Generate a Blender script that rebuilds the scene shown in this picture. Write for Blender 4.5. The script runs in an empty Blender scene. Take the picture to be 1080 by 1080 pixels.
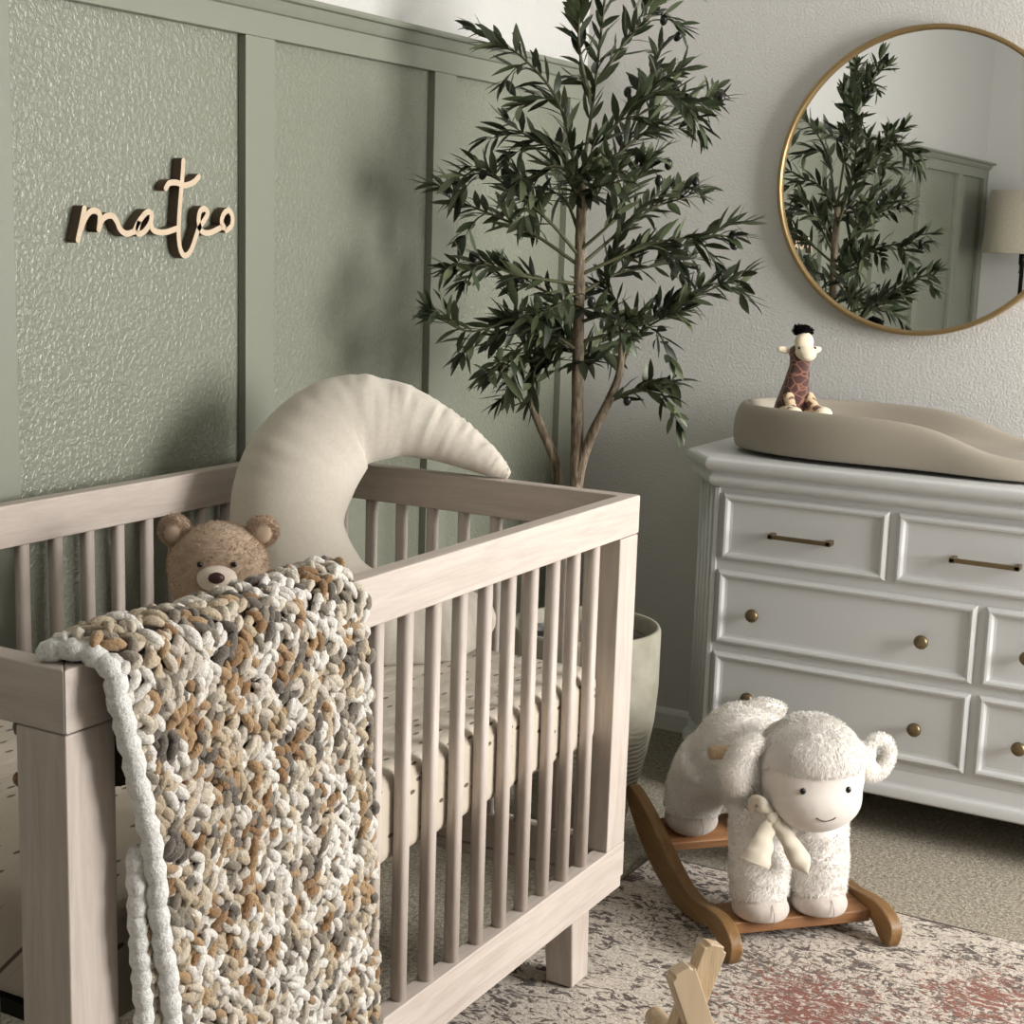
import bpy, bmesh, math, random
from mathutils import Vector, Matrix, Euler, Quaternion, noise
from math import sin, cos, pi, radians, sqrt

random.seed(7)
SC = bpy.context.scene
COL = SC.collection
V = Vector

# ------------------------------------------------------------------ camera
def make_camera():
    yaw, pitch, roll = .5124, -.1781, .0317
    f = V((cos(pitch)*cos(yaw), cos(pitch)*sin(yaw), sin(pitch)))
    r = V((sin(yaw), -cos(yaw), 0))
    u = r.cross(f)
    c, s = cos(roll), sin(roll)
    r2 = c*r + s*u
    u2 = -s*r + c*u
    m = Matrix((r2, u2, -f)).transposed().to_4x4()
    m.translation = V((-3.7948, -1.9284, 1.3317))
    cd = bpy.data.cameras.new('camera')
    cd.sensor_width = 36
    cd.lens = 36*1632.9/1080
    cd.clip_start = .05
    co = bpy.data.objects.new('camera', cd)
    COL.objects.link(co)
    co.matrix_world = m
    SC.camera = co
make_camera()

# ------------------------------------------------------------------ materials
def lin(c):
    return tuple((x/255/12.92 if x/255 <= .04045 else ((x/255+.055)/1.055)**2.4) for x in c) + (1,)

def mat(name, rgb, rough=.6, metal=0, sheen=0, spec=.5):
    m = bpy.data.materials.new(name)
    m.use_nodes = True
    nt = m.node_tree
    b = nt.nodes['Principled BSDF']
    b.inputs['Base Color'].default_value = lin(rgb)
    b.inputs['Roughness'].default_value = rough
    b.inputs['Metallic'].default_value = metal
    b.inputs['Specular IOR Level'].default_value = spec
    if sheen:
        b.inputs['Sheen Weight'].default_value = sheen
        b.inputs['Sheen Roughness'].default_value = .6
    m['b'] = 1
    return m

def N(m, t, **kw):
    n = m.node_tree.nodes.new(t)
    for k, v in kw.items():
        if k in n.inputs:
            n.inputs[k].default_value = v
        else:
            setattr(n, k, v)
    return n
def L(m, a, b):
    m.node_tree.links.new(a, b)
def coords(m, scale=(1, 1, 1), rot=(0, 0, 0), kind='Object'):
    tc = N(m, 'ShaderNodeTexCoord')
    mp = N(m, 'ShaderNodeMapping')
    mp.inputs['Scale'].default_value = scale
    mp.inputs['Rotation'].default_value = rot
    L(m, tc.outputs[kind], mp.inputs['Vector'])
    return mp.outputs['Vector']
def ramp(m, fac, stops, interp='LINEAR'):
    r = N(m, 'ShaderNodeValToRGB')
    r.color_ramp.interpolation = interp
    els = r.color_ramp.elements
    while len(els) < len(stops):
        els.new(.5)
    for e, (p, c) in zip(els, stops):
        e.position = p
        e.color = lin(c) if len(c) == 3 else c
    L(m, fac, r.inputs['Fac'])
    return r.outputs['Color']
def noise_tex(m, vec, scale, detail=3, rough=.55, dist=0):
    n = N(m, 'ShaderNodeTexNoise')
    n.inputs['Scale'].default_value = scale
    n.inputs['Detail'].default_value = detail
    n.inputs['Roughness'].default_value = rough
    n.inputs['Distortion'].default_value = dist
    L(m, vec, n.inputs['Vector'])
    return n.outputs['Fac']
def bump(m, fac, strength=.5, dist=.01, prev=None):
    b = N(m, 'ShaderNodeBump')
    b.inputs['Strength'].default_value = strength
    b.inputs['Distance'].default_value = dist
    L(m, fac, b.inputs['Height'])
    if prev is not None:
        L(m, prev, b.inputs['Normal'])
    L(m, b.outputs['Normal'], m.node_tree.nodes['Principled BSDF'].inputs['Normal'])
    return b.outputs['Normal']
def setcol(m, sock):
    L(m, sock, m.node_tree.nodes['Principled BSDF'].inputs['Base Color'])
def mixc(m, fac, a, b, mode='MIX'):
    n = N(m, 'ShaderNodeMix', data_type='RGBA', blend_type=mode)
    if isinstance(fac, (int, float)):
        n.inputs[0].default_value = fac
    else:
        L(m, fac, n.inputs[0])
    for i, x in ((6, a), (7, b)):
        if isinstance(x, tuple):
            n.inputs[i].default_value = lin(x) if len(x) == 3 else x
        else:
            L(m, x, n.inputs[i])
    return n.outputs[2]

def textured_paint(name, rgb, rough, scale, strength, dist=.004, spec=.5):
    m = mat(name, rgb, rough, spec=spec)
    v = coords(m)
    f = noise_tex(m, v, scale, 2.5, .5, .6)
    c = ramp(m, f, [(.38, (0, 0, 0)), (.62, (255, 255, 255))])
    bump(m, c, strength, dist)
    return m

M = {}
M['sage_wall'] = textured_paint('sage_wall', (130, 133, 118), .30, 105, .32, .0045)
M['sage_trim'] = mat('sage_trim', (132, 135, 121), .42)
M['white_wall'] = textured_paint('white_wall', (205, 204, 200), .7, 165, .22, .0045, .3)
M['white_plain'] = mat('white_plain', (226, 224, 220), .7)
M['ceiling'] = mat('ceiling_paint', (196, 194, 190), .8)
M['dresser'] = mat('dresser_paint', (206, 207, 206), .45)
M['brass'] = mat('antique_brass', (122, 106, 80), .4, .8)
M['gold'] = mat('brushed_gold', (150, 127, 88), .42, .7)
M['mirror'] = mat('mirror_glass', (236, 238, 236), .0, 1)
M['black'] = mat('black_metal', (22, 21, 20), .4, .4)
M['dark'] = mat('dark_plastic', (24, 18, 16), .25)
M['pupil'] = mat('black_bead', (10, 10, 10), .15)

def wood(name, c1, c2, axis='x', rough=.5, scale=1, s2=14):
    m = mat(name, c1, rough)
    st = {'x': (.8, 9, 9), 'y': (9, .8, 9), 'z': (9, 9, .8)}[axis]
    v = coords(m, tuple(q*scale for q in st))
    f = noise_tex(m, v, s2/3, 5, .6, 1.2)
    g = noise_tex(m, v, s2*2.2, 3, .6, .3)
    a = ramp(m, f, [(.3, c2), (.62, c1)])
    b = mixc(m, .25, a, ramp(m, g, [(.35, c2), (.65, c1)]))
    setcol(m, b)
    bump(m, g, .12, .001)
    return m
W1, W2 = (204, 193, 183), (181, 168, 158)
for ax in 'xyz':
    M['crib_'+ax] = wood('washed_wood_'+ax, W1, W2, ax)
M['oak'] = wood('oiled_oak', (146, 112, 70), (112, 82, 48), 'x', .45, 1.2)
M['oak_y'] = wood('oiled_oak_cross', (158, 116, 78), (122, 82, 50), 'y', .45, 1.2)
M['pine'] = wood('pale_pine', (204, 182, 150), (162, 136, 104), 'z', .4, 1.4, 22)
M['pine2'] = wood('pale_birch', (196, 176, 148), (182, 160, 130), 'z', .4, .8, 8)
M['ply'] = mat('laser_cut_birch', (204, 184, 158), .6)
M['burnt'] = mat('laser_burnt_edge', (92, 74, 58), .7)

def cloth(name, c1, c2=None, scale=420, strength=.15, sheen=.3, rough=.9):
    m = mat(name, c1, rough, sheen=sheen, spec=.2)
    v = coords(m)
    f = noise_tex(m, v, scale, 2)
    if c2:
        setcol(m, ramp(m, noise_tex(m, v, scale*.3, 3), [(.35, c2), (.65, c1)]))
    bump(m, f, strength, .001)
    return m
M['moon'] = cloth('cream_cotton', (204, 196, 183), (198, 190, 176), 500, .12)
M['bear'] = cloth('tan_plush', (196, 174, 152), (178, 155, 132), 200, .3)
M['bear_light'] = cloth('cream_plush', (226, 212, 196), None, 300, .2)
M['bear_nose'] = mat('brown_nose', (58, 28, 28), .45)
M['fleece'] = cloth('fleece_fur', (246, 243, 238), (238, 233, 227), 160, .5)
M['face'] = cloth('face_velour', (216, 208, 200), None, 500, .1)
def fibre(name, c):
    # fine fibres: part of the light passes through them
    m = mat(name, c, .95, sheen=.2, spec=.1)
    nt = m.node_tree
    tr = N(m, 'ShaderNodeBsdfTranslucent')
    tr.inputs['Color'].default_value = lin(c)
    mx = N(m, 'ShaderNodeMixShader')
    mx.inputs[0].default_value = .42
    L(m, nt.nodes['Principled BSDF'].outputs[0], mx.inputs[1])
    L(m, tr.outputs[0], mx.inputs[2])
    L(m, mx.outputs[0], nt.nodes['Material Output'].inputs['Surface'])
    M[name] = m
fibre('fleece_fibre', (246, 243, 238))
fibre('bear_fibre', (196, 174, 152))
M['hoof'] = cloth('hoof_suede', (206, 195, 186), (196, 185, 176), 300, .15)
M['ribbon'] = cloth('cream_ribbon', (216, 207, 188), None, 900, .2)
M['seam'] = mat('seam_thread', (168, 156, 147), .9)
M['stitch'] = mat('grey_thread', (90, 78, 72), .8)
M['pad'] = cloth('changer_foam', (158, 150, 136), None, 60, .02, .05, .5)
M['shade'] = cloth('linen_shade', (196, 188, 168), (184, 176, 156), 380, .2)
M['leaf'] = mat('olive_leaf', (58, 68, 42), .45)
M['olive'] = mat('black_olive', (22, 22, 18), .3)

def leafmat():
    m = M['leaf']
    a = N(m, 'ShaderNodeVertexColor', layer_name='Col')
    setcol(m, a.outputs['Color'])
leafmat()
def barkmat():
    m = mat('bark', (128, 108, 84), .85)
    v = coords(m, (60, 60, 12))
    f = noise_tex(m, v, 1.6, 5, .7, 1)
    setcol(m, ramp(m, f, [(.3, (52, 46, 38)), (.48, (112, 98, 80)), (.68, (156, 142, 120))]))
    bump(m, f, .7, .004)
    M['bark'] = m
barkmat()
M['twig'] = mat('green_twig', (84, 84, 58), .7)
M['soil'] = cloth('pot_filler', (70, 60, 50), (40, 34, 28), 60, 1)
def potmat():
    m = mat('stone_pot', (160, 156, 140), .8)
    v = coords(m)
    w = N(m, 'ShaderNodeTexWave', wave_type='BANDS', bands_direction='Z')
    w.inputs['Scale'].default_value = 26
    w.inputs['Distortion'].default_value = 7
    w.inputs['Detail'].default_value = 2
    w.inputs['Detail Scale'].default_value = .6
    L(m, v, w.inputs['Vector'])
    sx = N(m, 'ShaderNodeSeparateXYZ')
    L(m, v, sx.inputs[0])
    mr = N(m, 'ShaderNodeMapRange')
    for i, x in ((1, .24), (2, .30), (3, 1), (4, 0)):
        mr.inputs[i].default_value = x
    L(m, sx.outputs['Z'], mr.inputs[0])
    mm = N(m, 'ShaderNodeMath', operation='MULTIPLY')
    L(m, w.outputs['Fac'], mm.inputs[0])
    L(m, mr.outputs[0], mm.inputs[1])
    f = noise_tex(m, v, 14, 5)
    setcol(m, ramp(m, f, [(.3, (142, 138, 122)), (.7, (170, 166, 150))]))
    b1 = bump(m, mm.outputs[0], .4, .005)
    bump(m, noise_tex(m, v, 120, 3), .15, .002, b1)
    M['pot'] = m
potmat()
def carpetmat():
    m = mat('beige_carpet', (140, 132, 112), .95, sheen=.2, spec=.1)
    v = coords(m)
    f = noise_tex(m, v, 125, 3, .7)
    g = noise_tex(m, v, 60, 3, .6)
    c = ramp(m, f, [(.36, (92, 84, 66)), (.5, (150, 141, 120)), (.64, (194, 186, 164))])
    setcol(m, mixc(m, .35, c, ramp(m, g, [(.35, (120, 108, 90)), (.65, (178, 167, 147))])))
    bump(m, f, .9, .008)
    M['carpet'] = m
carpetmat()
def rugmat():
    m = mat('distressed_rug', (200, 190, 178), .95, sheen=.2, spec=.1)
    v = coords(m)
    va = coords(m, (1, .55, 1), (0, 0, .5))
    fine = noise_tex(m, v, 150, 3, .7)
    big = noise_tex(m, v, 2.2, 3, .6)
    mid = noise_tex(m, v, 9, 4, .65, 1.5)
    sq = noise_tex(m, va, 42, 3, .6, 2.6)
    sq2 = noise_tex(m, coords(m, (.5, 1, 1), (0, 0, -.3)), 60, 3, .6, 2.0)
    base = ramp(m, fine, [(.32, (164, 150, 134)), (.6, (212, 202, 188))])
    tint = mixc(m, ramp(m, big, [(.45, (0, 0, 0)), (.7, (120, 120, 120))]), base, (188, 172, 158))
    # threshold of the squiggles moves with the larger pattern
    def thr(src, lo, hi, mod, amt):
        a = N(m, 'ShaderNodeMath', operation='MULTIPLY_ADD')
        L(m, mod, a.inputs[0])
        a.inputs[1].default_value = amt
        L(m, src, a.inputs[2])
        return ramp(m, a.outputs[0], [(lo, (0, 0, 0)), (hi, (255, 255, 255))])
    k1 = thr(sq, .77, .83, mid, .50)
    d1 = mixc(m, k1, tint, (72, 58, 48))
    k2 = thr(sq2, .82, .90, big, .46)
    d2 = mixc(m, k2, d1, (104, 92, 84))
    # brick red and slate patches round a medallion near (-1.25,-1.35)
    def patch(cx, cy, r0, r1, seed):
        tc = N(m, 'ShaderNodeTexCoord')
        vm = N(m, 'ShaderNodeVectorMath', operation='DISTANCE')
        L(m, tc.outputs['Object'], vm.inputs[0])
        vm.inputs[1].default_value = (cx, cy, .012)
        mr = N(m, 'ShaderNodeMapRange')
        for i, x in ((1, r0), (2, r1), (3, 1), (4, 0)):
            mr.inputs[i].default_value = x
        L(m, vm.outputs['Value'], mr.inputs[0])
        nn = noise_tex(m, coords(m, (1, .6, 1), (0, 0, seed)), 46, 4, .75, 2.4)
        a = N(m, 'ShaderNodeMath', operation='MULTIPLY_ADD')
        L(m, mr.outputs[0], a.inputs[0])
        a.inputs[1].default_value = .22
        L(m, nn, a.inputs[2])
        return ramp(m, a.outputs[0], [(.665, (0, 0, 0)), (.70, (255, 255, 255))])
    d3 = mixc(m, patch(-1.32, -1.17, .05, .26, 1.1), d2, (122, 64, 44))
    d4 = mixc(m, patch(-1.12, -1.42, .02, .22, 2.3), d3, (128, 72, 52))
    d5 = mixc(m, patch(-1.45, -1.34, .03, .28, .4), d4, (112, 112, 104))
    d6 = mixc(m, patch(-1.95, -1.02, .03, .3, 3.4), d5, (140, 86, 70))
    setcol(m, d6)
    bump(m, fine, .7, .005)
    M['rug'] = m
rugmat()
def mattressmat():
    m = mat('crib_sheet', (196, 185, 168), .9, sheen=.2, spec=.2)
    v = coords(m, (24, 24, 24))
    sx = N(m, 'ShaderNodeSeparateXYZ')
    L(m, coords(m), sx.inputs[0])
    yz = N(m, 'ShaderNodeMath', operation='ADD')
    L(m, sx.outputs['Y'], yz.inputs[0])
    L(m, sx.outputs['Z'], yz.inputs[1])
    y2 = N(m, 'ShaderNodeMath', operation='MULTIPLY')
    L(m, yz.outputs[0], y2.inputs[0])
    y2.inputs[1].default_value = 34
    x2 = N(m, 'ShaderNodeMath', operation='MULTIPLY')
    L(m, sx.outputs['X'], x2.inputs[0])
    x2.inputs[1].default_value = 15
    cb = N(m, 'ShaderNodeCombineXYZ')
    L(m, x2.outputs[0], cb.inputs[0])
    L(m, y2.outputs[0], cb.inputs[1])
    add = N(m, 'ShaderNodeTexVoronoi', feature='F1', voronoi_dimensions='2D')
    add.inputs['Scale'].default_value = 1
    add.inputs['Randomness'].default_value = .85
    L(m, cb.outputs[0], add.inputs['Vector'])
    spot = ramp(m, add.outputs['Distance'], [(.095, (255, 255, 255)), (.125, (0, 0, 0))])
    setcol(m, mixc(m, spot, (196, 185, 168), (96, 80, 64)))
    bump(m, noise_tex(m, coords(m, (1, 3, 1)), 14, 3), .4, .01)
    M['sheet'] = m
mattressmat()
def yarnmat():
    m = mat('chenille_yarn', (200, 190, 175), .95, sheen=.35, spec=.1)
    a = N(m, 'ShaderNodeVertexColor', layer_name='Col')
    v = coords(m)
    f = noise_tex(m, v, 260, 3, .7)
    setcol(m, mixc(m, .5, a.outputs['Color'], ramp(m, f, [(.3, (170, 170, 170)), (.6, (255, 255, 255))]), 'MULTIPLY'))
    bump(m, f, .8, .004)
    M['yarn'] = m
yarnmat()
def giraffemat(name, c_patch, c_gap, scale, thr):
    m = mat(name, c_patch, .9, sheen=.4)
    v = coords(m)
    vo = N(m, 'ShaderNodeTexVoronoi', feature='DISTANCE_TO_EDGE')
    vo.inputs['Scale'].default_value = scale
    L(m, v, vo.inputs['Vector'])
    setcol(m, ramp(m, vo.outputs['Distance'], [(thr, c_gap), (thr+.05, c_patch)]))
    bump(m, noise_tex(m, v, 500, 2), .5, .003)
    return m
M['gir_body'] = giraffemat('giraffe_body', (70, 32, 25), (140, 92, 70), 56, .035)
M['gir_leg'] = giraffemat('giraffe_leg', (110, 66, 34), (216, 188, 150), 42, .14)
M['gir_cream'] = cloth('giraffe_cream', (232, 218, 190), None, 400, .3)
M['gir_dark'] = mat('giraffe_dark', (12, 10, 11), .9, spec=.1)

# ------------------------------------------------------------------ mesh helpers
def obj(name, bm, material, parent=None, smooth=False, bev=0, seg=2, label=None, kind=None, angle=40):
    me = bpy.data.meshes.new(name)
    if isinstance(bm, bmesh.types.BMesh):
        bmesh.ops.recalc_face_normals(bm, faces=bm.faces[:])
        bm.to_mesh(me)
        bm.free()
    else:
        me = bm
        me.name = name
    o = bpy.data.objects.new(name, me)
    COL.objects.link(o)
    if material is not None:
        me.materials.clear()
        me.materials.append(M[material])
    if smooth:
        for p in me.polygons:
            p.use_smooth = True
    if parent is not None:
        o.parent = parent
    if bev:
        b = o.modifiers.new('bevel', 'BEVEL')
        b.width = bev
        b.segments = seg
        b.limit_method = 'ANGLE'
        b.angle_limit = radians(angle)
        if not smooth:
            for p in me.polygons:
                p.use_smooth = True
            b.harden_normals = True
    if label:
        o['label'] = label
    if kind:
        o['kind'] = kind
    return o

def thing(name, label, cat, loc=(0, 0, 0), rotz=0, group=None):
    o = bpy.data.objects.new(name, None)
    COL.objects.link(o)
    o.empty_display_size = .05
    o.location = loc
    o.rotation_euler = (0, 0, rotz)
    o['label'] = label
    o['category'] = cat
    if group:
        o['group'] = group
    return o

def B():
    return bmesh.new()
def box(bm, x0, x1, y0, y1, z0, z1, mtx=None):
    vs = []
    for z in (z0, z1):
        for x, y in ((x0, y0), (x1, y0), (x1, y1), (x0, y1)):
            p = V((x, y, z))
            vs.append(bm.verts.new(mtx @ p if mtx else p))
    for f in ((3, 2, 1, 0), (4, 5, 6, 7), (0, 1, 5, 4), (1, 2, 6, 5), (2, 3, 7, 6), (3, 0, 4, 7)):
        bm.faces.new([vs[i] for i in f])
    return bm
def bx(*a, **k):
    return box(B(), *a, **k)

def prism(bm, pts, a0, a1, axis='y'):
    """closed polygon (u,w) extruded; axis y: (x,z) plane, axis x: (y,z) plane, axis z: (x,y) plane"""
    def P(u, w, a):
        return {'y': V((u, a, w)), 'x': V((a, u, w)), 'z': V((u, w, a))}[axis]
    r0 = [bm.verts.new(P(u, w, a0)) for u, w in pts]
    r1 = [bm.verts.new(P(u, w, a1)) for u, w in pts]
    n = len(pts)
    bm.faces.new(r0)
    bm.faces.new(r1[::-1])
    for i in range(n):
        bm.faces.new((r0[i], r0[(i+1) % n], r1[(i+1) % n], r1[i]))
    return bm

def spline(pts, n, closed=False):
    """Catmull-Rom through pts, n samples per span"""
    pts = [V(p) for p in pts]
    out = []
    m = len(pts)
    rng = range(m if closed else m-1)
    for i in rng:
        p1, p2 = pts[i], pts[(i+1) % m]
        p0 = pts[(i-1) % m] if (closed or i > 0) else p1*2-p2
        p3 = pts[(i+2) % m] if (closed or i+2 < m) else p2*2-p1
        for k in range(n):
            t = k/n
            out.append(.5*((2*p1)+(p2-p0)*t+(2*p0-5*p1+4*p2-p3)*t*t+(3*p1-p0-3*p2+p3)*t**3))
    if not closed:
        out.append(pts[-1])
    return out

def tube(bm, pts, rad, seg=8, cap=True, sx=1, sy=1, up=None, col=None, layer=None):
    pts = [V(p) for p in pts]
    n = len(pts)
    if not hasattr(rad, '__len__'):
        rad = [rad]*n
    t = (pts[1]-pts[0]).normalized()
    ref = up or (V((0, 0, 1)) if abs(t.z) < .9 else V((1, 0, 0)))
    a = (ref - t*ref.dot(t)).normalized()
    rings = []
    for i in range(n):
        if i == 0:
            tt = pts[1]-pts[0]
        elif i == n-1:
            tt = pts[-1]-pts[-2]
        else:
            tt = pts[i+1]-pts[i-1]
        if tt.length < 1e-9:
            tt = t
        tt = tt.normalized()
        a = a - tt*a.dot(tt)
        a = a.normalized() if a.length > 1e-6 else tt.orthogonal().normalized()
        b = tt.cross(a)
        rings.append([bm.verts.new(pts[i]+(a*cos(2*pi*k/seg)*sx+b*sin(2*pi*k/seg)*sy)*rad[i]) for k in range(seg)])
    fs = []
    for i in range(n-1):
        for k in range(seg):
            fs.append(bm.faces.new((rings[i][k], rings[i][(k+1) % seg], rings[i+1][(k+1) % seg], rings[i+1][k])))
    if cap:
        fs.append(bm.faces.new(rings[0][::-1]))
        fs.append(bm.faces.new(rings[-1]))
    if layer is not None:
        for f in fs:
            for l in f.loops:
                l[layer] = col
    return bm

def lathe(bm, prof, seg=32, c=(0, 0, 0), axis='z', close=False):
    c = V(c)
    rings = []
    for r, z in prof:
        ring = []
        for k in range(seg):
            a = 2*pi*k/seg
            p = {'z': V((r*cos(a), r*sin(a), z)), 'x': V((z, r*cos(a), r*sin(a))), 'y': V((r*cos(a), z, r*sin(a)))}[axis]
            ring.append(bm.verts.new(p+c))
        rings.append(ring)
    m = len(rings)
    for i in range(m if close else m-1):
        A_, B_ = rings[i], rings[(i+1) % m]
        for k in range(seg):
            bm.faces.new((A_[k], A_[(k+1) % seg], B_[(k+1) % seg], B_[k]))
    if not close:
        bm.faces.new(rings[0][::-1])
        bm.faces.new(rings[-1])
    return bm

def ellipsoid(bm, c, r, rot=(0, 0, 0), sub=3):
    m = Matrix.Translation(V(c)) @ Euler(rot).to_matrix().to_4x4() @ Matrix.Diagonal(V((r[0], r[1], r[2], 1)))
    bmesh.ops.create_icosphere(bm, subdivisions=sub, radius=1, matrix=m)
    return bm

def blob(parts, voxel, smooth=6, factor=.5):
    """overlapping ellipsoids ('e',c,r,rot) and tubes ('t',pts,radii) fused to one continuous skin"""
    bm = B()
    for p in parts:
        if p[0] == 'e':
            ellipsoid(bm, p[1], p[2], p[3] if len(p) > 3 else (0, 0, 0))
        else:
            pts = spline(p[1], 4)
            m = len(p[1])
            rr = []
            for i in range(len(pts)):
                t = i/(len(pts)-1)*(m-1)
                k = min(int(t), m-2)
                rr.append(p[2][k]*(1-(t-k))+p[2][k+1]*(t-k))
            tube(bm, pts, rr, 16)
    bmesh.ops.recalc_face_normals(bm, faces=bm.faces[:])
    me = bpy.data.meshes.new('blob')
    bm.to_mesh(me)
    bm.free()
    o = bpy.data.objects.new('blob', me)
    COL.objects.link(o)
    r = o.modifiers.new('r', 'REMESH')
    r.mode = 'VOXEL'
    r.voxel_size = voxel
    s = o.modifiers.new('s', 'SMOOTH')
    s.factor = factor
    s.iterations = smooth
    dg = bpy.context.evaluated_depsgraph_get()
    me2 = bpy.data.meshes.new_from_object(o.evaluated_get(dg))
    bpy.data.objects.remove(o)
    bpy.data.meshes.remove(me)
    for p in me2.polygons:
        p.use_smooth = True
    return me2

def fur(me, count, length, width, lay=.5, droop=.3, mask=None, clump=30, seed=1, len_fn=None, comb=None):
    rnd = random.Random(seed)
    tris = []
    acc = []
    tot = 0
    vs = me.vertices
    me.calc_loop_triangles()
    for t in me.loop_triangles:
        a, b, c = (vs[i].co for i in t.vertices)
        cen = (a+b+c)/3
        if mask and not mask(cen):
            continue
        tot += (b-a).cross(c-a).length/2
        tris.append((a.copy(), b.copy(), c.copy(), *(vs[i].normal.copy() for i in t.vertices)))
        acc.append(tot)
    import bisect
    out = B()
    for _ in range(count):
        i = bisect.bisect_left(acc, rnd.random()*tot)
        a, b, c, na, nb, nc = tris[min(i, len(tris)-1)]
        u, w = rnd.random(), rnd.random()
        if u+w > 1:
            u, w = 1-u, 1-w
        p = a+(b-a)*u+(c-a)*w
        n = (na+(nb-na)*u+(nc-na)*w).normalized()
        cl = noise.noise_vector(p*clump)
        t = V((cl.x, cl.y, cl.z-droop)) + V((rnd.gauss(0, .25), rnd.gauss(0, .25), rnd.gauss(0, .25)))
        if comb:
            t += comb(p)
        t = t-n*t.dot(n)
        d = (n+t*lay*2).normalized()
        ln = length*rnd.uniform(.6, 1.2)*(len_fn(p) if len_fn else 1)
        side = d.cross(n+V((.01, .02, .03))).normalized()
        side = (side*cos(rnd.random()*3)+n.cross(side)*.4).normalized()
        v1 = out.verts.new(p-side*width-n*length*.1)
        v2 = out.verts.new(p+side*width-n*length*.1)
        m1 = out.verts.new(p+d*ln*.55-side*width*.7)
        m2 = out.verts.new(p+d*ln*.55+side*width*.7)
        tip = out.verts.new(p+(d+t*.5*lay+V((0, 0, -.25*droop))).normalized()*ln)
        out.faces.new((v1, v2, m2, m1))
        out.faces.new((m1, m2, tip))
    me3 = bpy.data.meshes.new('fur')
    out.to_mesh(me3)
    out.free()
    for p in me3.polygons:
        p.use_smooth = True
    return me3

def struct(name, bm, m, bev=0, smooth=False):
    return obj(name, bm, m, None, smooth, bev, kind='structure')

# ------------------------------------------------------------------ room shell
XD, YC, ZC = -4.6, -3.7, 2.6          # left wall, window wall, ceiling
struct('floor', bx(XD-.1, .1, YC-.1, .12, -.1, 0), 'carpet')
struct('ceiling', bx(XD-.1, .1, YC-.1, .12, ZC, ZC+.1), 'ceiling')
CAPZ = 1.762
bm = bx(XD, 0, .019, .12, 0, CAPZ)
struct('wall_back', bm, 'sage_wall')
struct('wall_back_upper', bx(XD, 0, .019, .12, CAPZ, ZC), 'white_wall')
struct('wall_right', bx(0, .1, YC-.1, .12, 0, ZC), 'white_wall')
struct('wall_left', bx(XD-.1, XD, YC-.1, .12, 0, ZC), 'white_wall')
# window wall with an opening
WX0, WX1, WZ0, WZ1 = -1.60, -.22, .72, 2.22
bm = B()
box(bm, XD, WX0, YC-.1, YC, 0, ZC)
box(bm, WX1, 0, YC-.1, YC, 0, ZC)
box(bm, WX0, WX1, YC-.1, YC, 0, WZ0)
box(bm, WX0, WX1, YC-.1, YC, WZ1, ZC)
M['taupe_wall'] = mat('taupe_wall', (150, 146, 138), .8)
struct('wall_front', bm, 'taupe_wall')
bm = B()
for x in (WX0, (WX0+WX1)/2-.02, WX1-.04):
    box(bm, x, x+.04, YC-.08, YC-.03, WZ0, WZ1)
for z in (WZ0, WZ1-.04):
    box(bm, WX0, WX1, YC-.08, YC-.03, z, z+.04)
struct('window_1', bm, 'white_plain')
# board and batten trim
TRIM = 'sage_trim'
bats = [(-.125, 0), (-.778, -.688), (-1.437, -1.349), (-2.098, -2.010), (-2.758, -2.670), (-3.418, -3.330), (-4.078, -3.990), (XD, XD+.09)]
for i, (a, b) in enumerate(bats):
    struct('trim_%d' % (i+1), bx(a, b, 0, .019, .14, 1.682), TRIM, .0015)
struct('trim_9', bx(XD, 0, -.001, .019, 1.682, 1.748), TRIM, .0015)
bm = prism(B(), [(0, 1.728), (-.008, 1.730), (-.018, 1.745), (-.020, 1.752), (-.034, 1.752), (-.037, 1.757), (-.034, 1.764), (.019, 1.764), (.019, 1.728)], XD, 0, 'x')
struct('trim_10', bm, TRIM, .001)
struct('baseboard_back', bx(XD, 0, -.002, .019, 0, .14), TRIM, .003)
prof = [(0, 0), (-.013, 0), (-.013, .046), (-.009, .054), (-.004, .060), (0, .060)]
struct('baseboard_right', prism(B(), prof, YC, .019, 'y'), 'white_plain')
struct('baseboard_left', prism(B(), [(XD-x, z) for x, z in prof], YC, .019, 'y'), 'white_plain')

# ------------------------------------------------------------------ rug
bm = B()
nx, ny = 60, 50
RX0, RX1, RY0, RY1 = -3.6, -.85, -2.75, -.655
g = [[bm.verts.new((RX0+(RX1-RX0)*i/nx, RY0+(RY1-RY0)*j/ny, .010+.0015*noise.noise(V((i*.3, j*.3, 0))))) for j in range(ny+1)] for i in range(nx+1)]
for i in range(nx):
    for j in range(ny):
        bm.faces.new((g[i][j], g[i+1][j], g[i+1][j+1], g[i][j+1]))
geom = bmesh.ops.extrude_face_region(bm, geom=bm.faces[:])
for v in [v for v in geom['geom'] if isinstance(v, bmesh.types.BMVert)]:
    v.co.z = .0005
o = obj('area_rug', bm, 'rug', None, False)
o['label'] = 'distressed cream, charcoal and brick red patterned rug lying on the beige carpet'
o['category'] = 'rug'
obj('rug_binding', tube(B(), [(RX0, RY0, .006), (RX1, RY0, .006), (RX1, RY1, .006), (RX0, RY1, .006), (RX0, RY0, .006)], .0055, 6), 'stitch', o, True, label='dark bound edge')

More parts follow.
